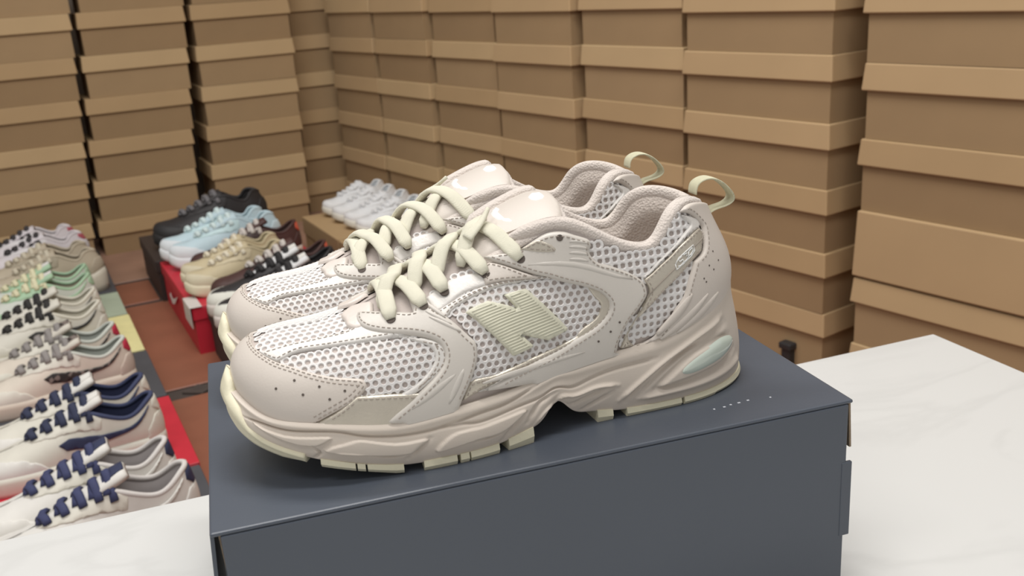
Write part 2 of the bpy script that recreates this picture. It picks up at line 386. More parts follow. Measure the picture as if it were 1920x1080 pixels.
# ------------------------------------------------------------------ the beige runner
KB = [(.0205, 0, .0430), (.0245, .018, .0405), (.034, .0320, .0352), (.047, .0403, .0325), (.066, .0458, .0303), (.090, .0488, .0270), (.115, .0493, .0285), (.140, .0465, .0302),
      (.165, .0415, .0323), (.190, .0370, .0348), (.215, .0352, .0376), (.240, .0345, .0415), (.262, .0315, .0470), (.279, .0235, .0540), (.2885, .012, .0570), (.2915, 0, .0580)]
KT = [(.0400, 0, .0655), (.0420, 0, .0662), (.0465, 0, .0668), (.055, 0, .0672), (.069, 0, .0685), (.090, 0, .0745), (.115, 0, .0845), (.140, .006, .0940),
      (.164, .0215, .1020), (.188, .0295, .1085), (.212, .0315, .0965), (.236, .0310, .0895), (.249, .0285, .1020), (.262, .0205, .1075), (.2745, .0105, .1045), (.2790, 0, .1015)]
KC = [0, 0, 0, 0, 0, 0, .05, .2, .6, 1, 1, 1, 1, 1, 1, 1]
MEDW = [1, .94, .88, .83, .80, .79, .79, .83, .90, 1, 1, 1, 1, 1, 1, 1]
KBm = [(u, v * m, w_) for (u, v, w_), m in zip(KB, MEDW)]
PL, BLc, TLc, nL = ribs(KB, KT, KC, 240, 70, 1); PM, BMc, TMc, nM = ribs(KBm, KT, KC, 240, 70, -1)
UL, UM = Surf(PL), Surf(PM)

sneaker = empty('sneaker', ORG, YB, 'beige mesh runner in front, full side and letter emblem visible', 'sneaker', 'pair of beige runners on the blue shoebox')
PARTS = []
def part(name, V, Fc, m, smooth=True, label=None, parent=None):
    o = link_mesh(name, V, Fc, m, parent or sneaker, smooth)
    if label: o['label'] = label
    PARTS.append(o); return o
def weld(o):
    import bmesh
    bm = bmesh.new(); bm.from_mesh(o.data); bmesh.ops.remove_doubles(bm, verts=bm.verts, dist=2e-5); bm.to_mesh(o.data); bm.free(); return o
def part2(name, pieces, m, smooth=True, label=None, parents=None):
    return [part(name, V, Fc, m, smooth, label, parents[i] if parents else None) for i, (V, Fc) in enumerate(pieces)]
def poly_px(sf, items, n=5):
    """outline from photo pixels: (x, y[, corner]) cast on the surface; ('st', s, t) goes in directly (corner)"""
    st = []; cn = []
    for it in items:
        if it[0] == 'st': st.append((it[1], it[2])); cn.append(1)
        else: st.append(tuple(pst(sf, it[0], it[1]))); cn.append(it[2] if len(it) > 2 else 0)
    out = catmull(st, cn, n, True); return np.clip(out, 0, 1)
STV = MB()
def stitches(poly, inset, hgt, close=False, span=(0, 1), length=.0017, gap=.0011, surfs=None):
    """short thread dashes along a panel outline, inset from its edge"""
    sc = np.array([LS, LT]); Q = np.asarray(poly) * sc
    A = Q; tg = np.roll(Q, -1, 0) - np.roll(Q, 1, 0); nr_ = np.stack([-tg[:, 1], tg[:, 0]], 1) / (np.linalg.norm(tg, axis=1, keepdims=True) + 1e-12)
    if (Q[:, 0] * np.roll(Q, -1, 0)[:, 1] - Q[:, 1] * np.roll(Q, -1, 0)[:, 0]).sum() < 0: nr_ = -nr_
    n = len(Q); a, b_ = int(span[0] * n), int(span[1] * n); C = (Q + nr_ * inset)[a:b_]
    C = C[seg_dist(C, Q, np.roll(Q, -1, 0)) > inset * .8]
    run_stitches(C / sc, hgt, length, gap, surfs)
def run_stitches(st, hgt, length=.0017, gap=.0011, surfs=None):
    st = np.asarray(st); st = st[(st[:, 1] > .035) & (st[:, 0] > .001) & (st[:, 0] < .999)]
    if len(st) < 3: return
    for k, sf in enumerate(surfs or (UL, UM)):
        P, N = sf.ev(st, hgt); seg = np.linalg.norm(np.diff(P, axis=0), axis=1); cum = np.concatenate([[0], np.cumsum(seg)])
        x = 0
        while x + length < cum[-1]:
            i = np.searchsorted(cum, x + length / 2) - 1; i = max(0, min(i, len(seg) - 1))
            if seg[i] < .006:
                f_ = (x + length / 2 - cum[i]) / (seg[i] + 1e-12); c = P[i] + (P[i + 1] - P[i]) * f_; t = (P[i + 1] - P[i]) / (seg[i] + 1e-12); nn = N[i]; sd = np.cross(t, nn)
                t = t * length / 2; sd = sd * .00028; up = nn * .00022
                V = [c - t - sd, c + t - sd, c + t + sd, c - t + sd, c - t * .7 - sd * .5 + up, c + t * .7 - sd * .5 + up, c + t * .7 + sd * .5 + up, c - t * .7 + sd * .5 + up]
                STV.add(V, [(4, 5, 6, 7), (0, 1, 5, 4), (1, 2, 6, 5), (2, 3, 7, 6), (3, 0, 4, 7)])
            x += length + gap
def leather(name, items, h=.0014, edge=.0022, m=None, base=.0, step=.0026, st_in=None, hfun=None, n=5, label=None):
    poly = poly_px(UL, items, n); res, _ = panel_data((UL, UM), poly, h, edge, base, step, hfun=hfun)
    
    if min(st[0] for st in poly) < 1e-6 or max(st[0] for st in poly) > 1 - 1e-6: V, Fc = merge(res); part(name, V, Fc, m or LEATHER, label=label)
    else: part2(name, res, m or LEATHER, label=label)
    for d in (st_in or ()): stitches(poly, d, base + h + .00005)
    return poly

# foundation cloth under the mesh (whole upper)
sub = 3
def lowres(sf): 
    P = sf.P[::sub, ::2]; q = Surf(P); return P.reshape(-1, 3), q.grid_faces()
V, Fc = merge([lowres(UL), lowres(UM)]); part('upper_backing', V, Fc, UNDER, label='grey backing cloth under the mesh')

def mesh_cells(name, items, origin_dir, pitch=.0040, hole=.36, h=.0011, sq=False, stretch=1.0, mset=None):
    """net of round holes laid over a region of the upper: every rim is real geometry"""
    poly = poly_px(UL, items); d = np.array(origin_dir, float); d /= np.linalg.norm(d)
    ax = np.array([1.0, 0, 0]); ax -= d * (ax @ d); ax /= np.linalg.norm(ax); ay = np.cross(d, ax)
    pc, _ = UL.ev(poly); cx, cy = pc @ ax, pc @ ay; cells = []
    row = 0; y = cy.min() - pitch
    while y < cy.max() + pitch:
        x = cx.min() - pitch + (pitch / 2 if (row % 2 and not sq) else 0)
        while x < cx.max() + pitch: cells.append((x, y)); x += pitch * stretch
        y += pitch * (.866 if not sq else 1.0); row += 1
    n = 10; VS = []; FS = []
    ang = [2 * math.pi * k / n + .1 for k in range(n)]
    for (x, y) in cells:
        o = ax * x + ay * y - d * 1.0
        st, ok = UL.cast(o, d)
        if not ok or not in_poly(st[None], poly)[0]: continue
        k0 = len(VS); good = True
        for q, (r, hh) in enumerate(((.56, h * .75), (hole + .09, h), (hole, h * .7), (hole * .9, 0.0))):
            for a in ang:
                rr = r * pitch
                if q == 0: rr = r * pitch * (1.04 if not sq else 1.30)
                s2, ok2 = UL.cast(o + ax * (rr * math.cos(a) * stretch) + ay * (rr * math.sin(a)), d)
                good &= ok2 or s2[1] > .93; VS.append((s2[0], s2[1], hh))
        if not good: del VS[k0:]; continue
        for q in range(3):
            for a in range(n): FS.append((k0 + q * n + a, k0 + q * n + (a + 1) % n, k0 + (q + 1) * n + (a + 1) % n, k0 + (q + 1) * n + a))
    if not VS: return
    A = np.array(VS); P1, _ = UL.ev(A[:, :2], A[:, 2]); P2, _ = UM.ev(A[:, :2], A[:, 2])
    part2(name, [(P1, FS), (P2, [f[::-1] for f in FS])], mset or MESHW)

# --- meshes
mesh_cells('mesh_panel', [(478, 640, 1), ('st', .004, 1), ('st', .10, 1), ('st', .20, 1), ('st', .30, 1), (655, 590, 1), (668, 600), (655, 622, 1), (600, 634), (540, 652), (500, 664, 1)], (0, .55, -.83), .0040, .34, .0009)
mesh_cells('mesh_panel', [(505, 678, 1), (560, 664), (640, 650), (720, 637), (800, 642), (835, 665), (825, 695), (790, 730), (740, 750), (690, 748, 1), (640, 730), (580, 706)], (0, .8, -.6), .0039, .35)
mesh_cells('mesh_panel', [(830, 585, 1), (880, 552), (940, 530), (1000, 512), (1060, 520), (1120, 540), (1150, 565), (1140, 600), (1080, 645), (1000, 685), (930, 715), (865, 745, 1), (880, 700), (890, 660), (880, 630)], (0, 1, -.25), .0040, .35)
mesh_cells('mesh_panel', [(1090, 445, 1), (1120, 452), (1160, 470), (1200, 474), (1240, 455), (1262, 410), (1275, 385, 1), (1310, 405), (1312, 430, 1), (1264, 475), (1215, 525), (1195, 530, 1), (1150, 508), (1105, 495)], (0, 1, -.15), .0042, .37, sq=True)
mesh_cells('mesh_panel', [(1300, 480, 1), (1300, 520), (1272, 575), (1235, 625), (1190, 655), (1155, 655, 1), (1165, 620), (1200, 580), (1250, 525)], (0, 1, -.15), .0040, .33, sq=True)
mesh_cells('mesh_panel', [(800, 560, 1), (850, 520), (905, 500), (915, 540), (860, 575), (830, 590)], (0, .7, -.7), .0040, .34)

# --- pearl and silver strips under the leather
leather('vamp_stripe', [(487, 663, 1), (540, 650), (600, 637), (655, 622), (690, 600, 1), (760, 628), (830, 640, 1), (760, 634), (690, 643), (620, 654), (560, 663), (522, 681, 1), (505, 675)], .0016, .0022, WHITEGLOSS, .0006, st_in=(.0022,))
leather('throat_bridge', [(640, 598, 1), (655, 584), (672, 576), (700, 570, 1), (700, 590), (690, 612), (668, 622), (652, 616, 1), (648, 606)], .0016, .0022, mat('bridge_beige', '#d6ccc4', .35, .03, 40, .3, 500), .0012)
leather('mesh_edge_trim', [(738, 632, 1), (790, 634), (828, 645), (840, 665), (832, 692), (800, 722), (765, 745), (730, 752, 1), (740, 744), (780, 720), (808, 690), (815, 668), (806, 652), (780, 642)], .0014, .0016, WHITEGLOSS, .0006, st_in=(.0022,))
leather('side_panel_silver', [(668, 742, 1), (730, 738), (800, 734, 1), (790, 760), ('st', .36, 0), ('st', .235, 0), (590, 797, 1), (630, 772)], .0016, .0022, SILVER, .0008, st_in=(.002,))
leather('eyelet_patch', [(798, 562, 1), (835, 535), (880, 516), (908, 520), (912, 538, 1), (870, 552), (840, 575), (820, 590, 1)], .0012, .002, WHITEGLOSS, .0008)
leather('window_piping', [(866, 752, 1), (882, 714), (930, 700), (1000, 668), (1060, 640), (1105, 612), (1128, 590), (1138, 570, 1), (1150, 580), (1130, 615), (1080, 645), (1000, 684), (930, 716), (880, 742, 1)], .0015, .0016, SILVER, .0006, st_in=(.0014,))
leather('window_top_trim', [(800, 600, 1), (840, 572), (890, 545), (940, 528), (1000, 518), (1040, 516, 1), (1060, 524), (1000, 526), (940, 538), (895, 555), (850, 582), (838, 600, 1)], .0015, .0016, WHITEGLOSS, .0006, st_in=(.0014,))
leather('window_corner_trim', [(1098, 536, 1), (1130, 545), (1145, 565), (1138, 592), (1100, 622, 1), (1080, 634), (1085, 620), (1115, 596), (1125, 572), (1112, 556, 1)], .0013, .0014, SILVER, .0006)
leather('heel_strap', [(1306, 427, 1), (1285, 447), (1264, 468), (1235, 497), (1204, 523, 1), (1215, 545), (1202, 574), (1172, 625), (1160, 652, 1), (1187, 646, 1), (1176, 632), (1183, 611), (1211, 579), (1245, 543), (1276, 511), (1311, 471, 1), (1313, 440, 1)], .0016, .0018, SILVER, .0008, st_in=(.0018,))
leather('heel_pearl_corner', [(1269, 402, 1), (1304, 412, 1), (1306, 427), (1280, 450), (1240, 490), (1205, 524, 1), (1202, 519, 1), (1235, 487), (1270, 450), (1290, 425), (1286, 416, 1)], .0014, .0014, WHITEGLOSS, .0008)

# --- leather overlays
TOE = leather('toe_cap', [('st', 0, .955), (476, 634), (477, 649), (488, 661), (503, 671), (520, 680), (550, 689), (587, 700), (624, 707), (660, 709), (680, 711), (688, 721), (686, 731), (665, 753), (631, 772), (593, 792, 1), ('st', .235, 0), ('st', 0, 0)], .0019, .0022, st_in=(.0022, .0046))
EYE = leather('front_eyestay', [(674, 590, 1), (670, 600), (671, 609), (677, 617), (693, 625), (725, 630), (768, 631), (800, 636), (821, 645), (830, 658), (831, 675), (825, 690), (810, 709), (789, 730), (768, 750), (742, 771), (719, 791, 1), ('st', .345, 0), ('st', .50, 0), (858, 765, 1), (867, 743), (877, 722), (886, 700), (893, 675), (894, 656), (890, 641), (876, 628), (853, 607), (821, 583), (797, 562), (786, 548, 1), (766, 560, 1), (776, 590, 1), (730, 589)],
              .0024, .003, LEATHER_MINT, .0012, st_in=(.0026,))
MIDE = leather('mid_eyestay', [(902, 512, 1), (915, 497), (940, 498), (985, 512), (1022, 522, 1), (980, 526), (940, 531), (910, 538, 1)], .0018, .0022, LEATHER, .0014, st_in=(.002,))
QUA = leather('rear_quarter_frame', [(905, 486, 1), (925, 494), (948, 500), (998, 515), (1027, 521), (1056, 529), (1104, 540), (1124, 549), (1137, 563), (1137, 579), (1127, 596), (1107, 614), (1073, 635), (1040, 655), (995, 677), (951, 699), (913, 721), (874, 737, 1), ('st', .525, 0), ('st', .70, 0), (1154, 656, 1), (1157, 640), (1166, 620), (1178, 598), (1197, 574), (1209, 555), (1210, 545), (1206, 532), (1197, 522), (1178, 511), (1146, 499), (1120, 492), (1108, 482), (1103, 472), (1106, 460), (1102, 448, 1), (1076, 440), (1055, 434), (1025, 437), (1003, 449), (986, 461), (970, 471), (940, 478, 1)],
              .0026, .003, LEATHER_MINT, .0012, st_in=(.0026,))
leather('eyestay_inset', [(976, 470, 1), (990, 460), (1008, 449, 1), (1030, 457), (1040, 466), (1036, 472), (1010, 473)], .0006, .0014, SILVER, .0036, st_in=(.0016,))
HEEL = leather('heel_counter', [(1297, 490, 1), (1288, 525), (1279, 555), (1264, 577), (1250, 599), (1234, 618), (1216, 634), (1182, 649, 1), ('st', .735, 0), ('st', 1, 0), ('st', 1, .985), (1277, 382, 1), (1270, 399, 1), (1288, 402), (1303, 416), (1312, 430), (1314, 470)], .0022, .0026, LEATHER, .0014, st_in=(.0026,))

# ridges pressed into the leather
def ridge_bar(p, q, wd, hg, m, base, name, sf=None, surfs=None, npt=8, taper=True):
    a, c = pst(sf or UL, *p), pst(sf or UL, *q); k = np.linspace(0, 1, npt); st = a + k[:, None] * (c - a); parts = []
    for s2 in surfs or (UL, UM):
        P, N = s2.ev(st, base); wv = wd * (np.sqrt(np.clip(np.sin(np.pi * np.clip(k, .02, .98)), 0, 1)) if taper else np.ones(npt)); parts.append(sweep(P, N, wv, hg * 2, 8))
    return part2(name, parts, m)
for y in (452, 462, 473, 485): ridge_bar((1064, y), (1098, y + 3), .0019, .0007, LEATHER_MINT, .0034, 'pressed_rib')
for a, c in (((800, 590), (846, 612)), ((806, 600), (862, 624)), ((800, 575), (835, 600))): ridge_bar(a, c, .0024, .0008, LEATHER_MINT, .0032, 'pressed_rib')
for a, c in (((770, 762), (850, 700)), ((838, 752), (866, 690))): ridge_bar(a, c, .004, .0008, LEATHER_MINT, .0030, 'pressed_rib')
for a, c in (((990, 498), (1180, 522)), ((900, 715), (1090, 655))): ridge_bar(a, c, .0035, .0006, LEATHER_MINT, .0034, 'pressed_rib')
for a, c in (((1232, 630), (1318, 548)), ((1262, 618), (1336, 545)), ((1226, 622), (1290, 548))): ridge_bar(a, c, .0055, .0011, LEATHER, .0030, 'pressed_fold', npt=12)
# perforations
HV = MB()
def perforation(px, r, hgt):
    st = pst(UL, *px)
    for sf in (UL, UM):
        P, N = sf.ev(st, hgt); HV.cyl(P[0] - N[0] * .0004, r, .00045, 8, N[0])
for q in ((521, 729), (554, 715), (570, 740), (600, 726), (647, 733), (619, 748)): perforation(q, .00065, .0021)
for q in ((1336, 489), (1328, 505), (1315, 527), (1326, 473), (1320, 498), (1311, 521)): perforation(q, .0005, .0037)
for q in ((1156, 600), (1139, 617), (1116, 635)): perforation(q, .0006, .0041)
o = HV.build('perforation', HOLE, sneaker); o['kind'] = 'stuff'; PARTS.append(o)
def eyelet(px, r, hgt):
    st = pst(UL, *px)
    for sf in (UL, UM):
        b = MB(); P, N = sf.ev(st, hgt); b.cyl(P[0] - N[0] * .0006, r, .0008, 14, N[0])
        o = b.build('eyelet', HOLE, sneaker); PARTS.append(o)
for q, r in (((737, 607), .0024), ((797, 581), .0024), ((835, 553), .0024), ((911, 518), .0024), ((977, 487), .0024), ((1047, 445), .0017)): eyelet(q, r, .0038 if q[0] not in (835, 911) else .003)

# N emblem
NP = [(872, 587), (914, 566), (967, 578), (944, 554), (984, 541), (1064, 616), (1024, 637), (975, 627), (999, 648), (960, 667)]
emb = poly_px(UL, [(x, y, 1) for x, y in NP], 4)
res, _ = panel_data((UL, UM), emb, .0020, .0006, .0012, .0018); npart = part2('letter_emblem', res, LOGO, label='pale sage letter N emblem')
rb = []
def lerp(p, q, t): return (p[0] + (q[0] - p[0]) * t, p[1] + (q[1] - p[1]) * t)
hl = [((890, 588), (918, 575), (965, 661), (990, 649)), ((918, 576), (940, 580), (990, 600), (1000, 620))]
NPA = np.array(NP, float)
def n_clip(y0_, k):
    return None
d_ = np.array([40, -17.0]); d_ /= np.linalg.norm(d_); pr = np.array([-d_[1], d_[0]])
c0 = NPA.mean(0)
for k in np.arange(-62, 64, 5.2):
    pts = c0 + pr * k + d_ * np.arange(-110, 110, 1.0)[:, None]; ins = in_poly(pts, NPA) & (seg_dist(pts, NPA, np.roll(NPA, -1, 0)) > 5.5)
    run = []
    for p_, i_ in list(zip(pts, ins)) + [(None, False)]:
        if i_: run.append(p_)
        elif run:
            if len(run) > 8: rb.append((run[0], run[-1]))
            run = []
bars = ([], [])
for p_, q_ in rb:
    a, c = pst(UL, *p_), pst(UL, *q_); st = a + np.linspace(0, 1, 5)[:, None] * (c - a)
    for k, sf in enumerate((UL, UM)): P, N = sf.ev(st, .0032); bars[k].append(sweep(P, N, .0008, .0006, 6))
for k in (0, 1): V, Fc = merge(bars[k]); o = part('emblem_ribs', V, Fc, LOGO, parent=npart[k]); o['kind'] = 'stuff'

# numerals on the heel strap
def strokes(name, lines, wd, hg, m, base, sf=None):
    for ln in lines:
        st = np.array([pst(sf or UL, *q) for q in ln])
        for s2 in (UL, UM): P, N = s2.ev(st, base); V, Fc = sweep(P, N, wd, hg, 6); part(name, V, Fc, m)
STRAPG = mat('strap_gel', '#b6beba', .25, .03)
strokes('strap_lens', [[(1262, 495), (1268, 483), (1282, 470), (1293, 460), (1296, 470), (1290, 480), (1276, 494), (1264, 505), (1262, 495)]], .0006, .0006, PRINT, .0026)
strokes('strap_numeral', [[(1273, 480), (1267, 486), (1270, 490), (1275, 486), (1277, 490), (1272, 497), (1267, 499)],
                           [(1276, 478), (1282, 474), (1281, 480), (1286, 479), (1282, 487), (1277, 491)],
                           [(1285, 472), (1291, 465), (1293, 470), (1289, 478), (1285, 479), (1285, 472)]], .0007, .0006, PRINT, .0026)
strokes('strap_line', [[(1209, 555), (1240, 524), (1262, 502)], [(1296, 463), (1312, 447)]], .0006, .0005, STITCH, .0025)

# --- collar, lining, insole
ns = UL.ns; i0 = int(ns * .5)
def rim(sf, T, n_, sg):
    Q = sf.P[i0:, -1].copy(); nn = n_[i0:].copy(); nn[:, 1] *= -sg; return Q, nn
RLp, RLn = rim(UL, TLc, nL, 1); RMp, RMn = rim(UM, TMc, nM, -1)
def smooth_path(Pp): return Pp
ring = np.concatenate([RLp, RMp[::-1][1:]]); rn = np.concatenate([RLn, RMn[::-1][1:]])
ring_c = ring - rn * .0030 - np.array([0, 0, .0006])
m_ = len(ring); k = np.linspace(0, 1, m_); tap = np.clip(np.minimum(k, 1 - k) / .05, .35, 1)
V, Fc = sweep(ring_c[::2], (rn * .2 + np.array([0, 0, 1.0]))[::2], (.0074 * tap)[::2], (.0078 * tap)[::2], 12)
part('padded_collar', V, Fc, COLLAR)
lv = []
tt = np.linspace(0, 1, 22)
for sf, n_, sg in ((UL, nL, 1), (UM, nM, -1)):
    nn = n_[i0:].copy(); nn[:, 1] *= -sg; G = []
    for q in tt:
        j = (1 - .86 * q) * sf.nt; j0 = min(int(j), sf.nt - 1); fj = j - j0
        row = sf.P[i0:, j0] * (1 - fj) + sf.P[i0:, j0 + 1] * fj
        G.append(row - nn * (.0032 + .0100 * math.sin(min(q * 3.6, 1) * math.pi / 2)) + np.array([0, 0, .0034]) * max(0, 1 - q * 6))
    G = np.array(G).transpose(1, 0, 2); lv.append((G[::2], sg))
parts_ = []
for G, sg in lv: s2 = Surf(G); parts_.append((G.reshape(-1, 3), s2.grid_faces()))
V, Fc = merge(parts_); part('lining', V, Fc, LINING)
a_, c_ = lv[0][0][:, -1], lv[1][0][:, -1]; n2 = len(a_); V = []; Fc = []
for i in range(n2):
    for q in np.linspace(0, 1, 7): p_ = a_[i] * (1 - q) + c_[i] * q; V.append(p_ - np.array([0, 0, .004 * math.sin(q * math.pi)]))
for i in range(n2 - 1):
    for j in range(6): Fc.append((i * 7 + j, (i + 1) * 7 + j, (i + 1) * 7 + j + 1, i * 7 + j + 1))
part('insole', V, Fc, INSOLE)

# --- tongue
TK = [(.098, .0745, .0150), (.115, .0830, .0160), (.132, .0910, .0185), (.148, .0985, .0230), (.162, .1055, .0265), (.176, .1110, .0278), (.187, .1140, .0280), (.196, .1140, .0255)]
TKs = spline(TK, 40); na = 17
def tongue_pt(i, a, off):
    u, w_, hw = TKs[i]; tu = TKs[min(i + 1, 39)] - TKs[max(i - 1, 0)]; tx, tz = tu[0], tu[1]; l = math.hypot(tx, tz); nx, nz = -tz / l, tx / l
    y = a * hw; arch = -.0075 * a * a + .0035 * a
    return np.array([u + nx * (arch + off), y, w_ + nz * (arch + off)]), np.array([nx, 0, nz])
V = []; Fc = []
prof = []                                                # closed outline of a padded section
for a in np.linspace(-1, 1, na): prof.append((a, .0018 + .0022 * (abs(a) > .84)))
for a in np.linspace(1, -1, na)[1:-1]: prof.append((a, -.0036))
npf = len(prof)
for i in range(40):
    e = 1 - max(0, (i - 35) / 4) ** 2 * .75
    for a, of in prof: p_, _ = tongue_pt(i, a, of * e); V.append(p_)
for i in range(39):
    for k in range(npf): Fc.append((i * npf + k, i * npf + (k + 1) % npf, (i + 1) * npf + (k + 1) % npf, (i + 1) * npf + k))
Fc.append(tuple(range(npf))[::-1]); Fc.append(tuple(39 * npf + k for k in range(npf)))
tong = part('tongue', V, Fc, COLLAR, label='padded mesh tongue')
# padded edge rolls of the tongue
rolls = []
for sg in (1,):
    P = []; N = []
    for i in range(18, 38): p_, n_ = tongue_pt(i, sg * .93, .0028); P.append(p_); N.append(n_)
    w_ = np.clip(np.minimum(np.arange(20) / 3 + .4, (19 - np.arange(20)) / 3 + .5), 0, 1); rolls.append(sweep(P, N, .0088 * w_, .0088 * w_, 10))
V, Fc = rolls[0]; part('tongue_edge_roll', V, Fc, COLLAR)
def tongue_patch(name, pts, h, m):
    """small raised shape on the tongue face; pts (i, a)"""
    pts = np.array(pts, float); Q = pts * np.array([.0024, .025])
    g = np.stack([v.ravel() for v in np.meshgrid(np.arange(Q[:, 0].min(), Q[:, 0].max(), .002), np.arange(Q[:, 1].min(), Q[:, 1].max(), .002))], 1); g = g[in_poly(g, Q)]; g = g[seg_dist(g, Q, np.roll(Q, -1, 0)) > .0008]
    V2, _, F2, *_ = delaunay_2d_cdt([Vector(p) for p in np.concatenate([Q, g])], [(i, (i + 1) % len(Q)) for i in range(len(Q))], [], 1, 1e-7)
    V2 = np.array([(v.x, v.y) for v in V2]); d = seg_dist(V2, Q, np.roll(Q, -1, 0)); V = []
    for (x, y), dd in zip(V2 / np.array([.0024, .025]), d):
        i = min(38.999, max(0, x)); f_ = i - int(i); p0, _ = tongue_pt(int(i), y, .0022 + h * min(1, dd / .001)); p1, _ = tongue_pt(int(i) + 1, y, .0022 + h * min(1, dd / .001)); V.append(p0 * (1 - f_) + p1 * f_)
    return part(name, V, [tuple(f) for f in F2], m)
def ell(ci, ca, ri, ra, n=18, a0=0, a1=2 * math.pi): return [(ci + ri * math.cos(a0 + (a1 - a0) * k / n), ca + ra * math.sin(a0 + (a1 - a0) * k / n)) for k in range(n)]
tongue_patch('tongue_patch', [(14, -.80), (14, .80), (24, .86), (34, .86), (37, .68), (38, .3), (38, -.3), (37, -.68), (34, -.86), (24, -.86)], .0012, LEATHER)
tongue_patch('tongue_print', [(33 + 2.6 * math.cos(a), .06 + .26 * math.sin(a)) for a in np.linspace(0, 2 * math.pi, 16, endpoint=False)], .0016, PRINT)
tongue_patch('tongue_print', [(24, -.45), (22.6, -.2), (22, .05), (22.4, .3), (23.6, .5), (25, .62), (25.0, .35), (24.6, .1), (24.7, -.2), (25.2, -.45)], .0016, PRINT)

# --- laces
def lift_path(lat, med, k_lift, over):
    """lace segment from a lateral (s,t) over the ridge to a medial (s,t)"""
    a, _n1 = UL.ev(lat, .0042); c, _n2 = UM.ev(med, .0030); P = []; N = []
    n = 16
    smid = (lat[0] + med[0]) / 2
    top = UL.ev((smid, 1.0), 0)[0][0]; top = np.array([top[0], 0, max(top[2], float(np.interp(top[0], TKs[:, 0], TKs[:, 1])) + .002) + k_lift + (.0024 if over else 0)])
    ctrl = np.array([a[0], a[0] * .45 + top * .55 + np.array([0, 0, .0035]), top, c[0] * .45 + top * .55 + np.array([0, 0, .0030 + (.002 if over else 0)]), c[0]])
    P = spline(ctrl, n); 
    for i in range(n):
        q = i / (n - 1); N.append(_n1[0] * (1 - q) ** 2 + np.array([0, 0, 1.0]) * 2 * q * (1 - q) + _n2[0] * q * q)
    return P, np.array(N)
EP = [(737, 607), (797, 581), (835, 553), (911, 518), (977, 487)]
TP = [(722, 590), (783, 560), (822, 535), (868, 508)]
ES = [pst(UL, *p_) for p_ in EP]; TS = [pst(UL, *p_) for p_ in TP]
lace_parts = []
LIFT = [.0035, .0035, .0035, .0035, .0035]
# bottom bar
P, N = lift_path(ES[0], ES[0], .0045, False); lace_parts.append((P, N))
for k in range(4):
    P, N = lift_path(ES[k + 1], TS[k], LIFT[k], False); lace_parts.append((P, N))
    P, N = lift_path(ES[k + 1], TS[k], LIFT[k], True); P = P * np.array([1, -1, 1]); N = N * np.array([1, -1, 1]); lace_parts.append((P, N))
for P, N in lace_parts:
    q = np.linspace(0, 1, len(P)); wd = .0082 * np.clip(np.minimum(q / .08 + .55, (1 - q) / .1 + .5), 0, 1)
    V, Fc = sweep(P, N, wd, .0034, 10); part('lace', V, Fc, LACE)
# loose lace end poking up against the tongue
P = spline([(.143, -.012, .1035), (.148, -.010, .1068), (.1535, -.006, .1105), (.158, -.002, .1150)], 12); V, Fc = sweep(P, np.tile([-.5, -.5, .7], (12, 1)), .0066 * np.linspace(1, .3, 12), .0022, 10); part('lace', V, Fc, LACE)

# --- heel pull loop
LP = [(.2760, .1075), (.2770, .1125), (.2810, .1150), (.2862, .1152), (.2920, .1125), (.2972, .1075), (.2995, .1030), (.2972, .1000), (.2925, .0985), (.2875, .0975), (.2835, .0955)]
P = spline([(u, 0, w_) for u, w_ in LP], 40); tg = np.gradient(P, axis=0); N = np.stack([-tg[:, 2], np.zeros(40), tg[:, 0]], 1)
V, Fc = sweep(P, N, .0105, .0013, 8); part('pull_loop', V, Fc, LOOP, label='cream webbing pull loop')

# --- midsole
MTK = [(u - .0035 if i == 0 else u, v + (.0022 if v else 0), w_ + .001) for i, (u, v, w_) in enumerate(KB)]
MTK[1] = (.0215, .0195, .0415); MTK[2] = (.0320, .0340, .0360); MTK[-1] = (.2930, 0, .0700); MTK[-2] = (.2900, .0128, .0680); MTK[-3] = (.2800, .0245, .0620); MTK[-4] = (.2622, .0334, .0520)
MBK = [(.0150, 0, .0400), (.0190, .0205, .0335), (.0300, .0345, .0240), (.046, .0430, .0165), (.064, .0478, .0110), (.090, .0505, .0052), (.115, .0515, .0045), (.140, .0495, .0048),
       (.165, .0445, .0085), (.190, .0385, .0080), (.211, .0375, .0048), (.236, .0372, .0036), (.262, .0350, .0038), (.284, .0262, .0042), (.2970, .0140, .0050), (.3015, 0, .0055)]
def mid(sign, mw):
    n_s, n_t = 420, 56
    T = spline_sym([(u, v * m, w_) for (u, v, w_), m in zip(MTK, mw)], n_s + 1); B = spline_sym([(u, v * m, w_) for (u, v, w_), m in zip(MBK, mw)], n_s + 1)
    B[:, 2] += .0095 * np.exp(-((B[:, 0] - .1765) / .0075) ** 2)
    tg = np.gradient(T, axis=0); n = np.stack([-tg[:, 1], tg[:, 0], np.zeros(n_s + 1)], 1); n /= np.linalg.norm(n, axis=1, keepdims=True) + 1e-12; n[0] = (-1, 0, 0); n[-1] = (1, 0, 0)
    t = np.linspace(0, 1, n_t + 1)[None, :, None]
    P1 = T - np.array([0, 0, 1]) * (.3 * (T - B)[:, 2:3]) + n * .002; P2 = B + np.array([0, 0, 1]) * (.35 * (T - B)[:, 2:3]) + n * .0028
    P = (1 - t) ** 3 * T[:, None] + 3 * (1 - t) ** 2 * t * P1[:, None] + 3 * (1 - t) * t * t * P2[:, None] + t ** 3 * B[:, None]
    P[:, :, 1] = np.maximum(P[:, :, 1], 0) * -sign
    return P, B * np.array([1, -sign, 1]), T * np.array([1, -sign, 1]), n * np.array([1, -sign, 1])
MPL, MBL, MTL, MNL = mid(1, [1] * 16); MPM, MBM, MTM, MNM = mid(-1, MEDW)
ML, MM = Surf(MPL), Surf(MPM)
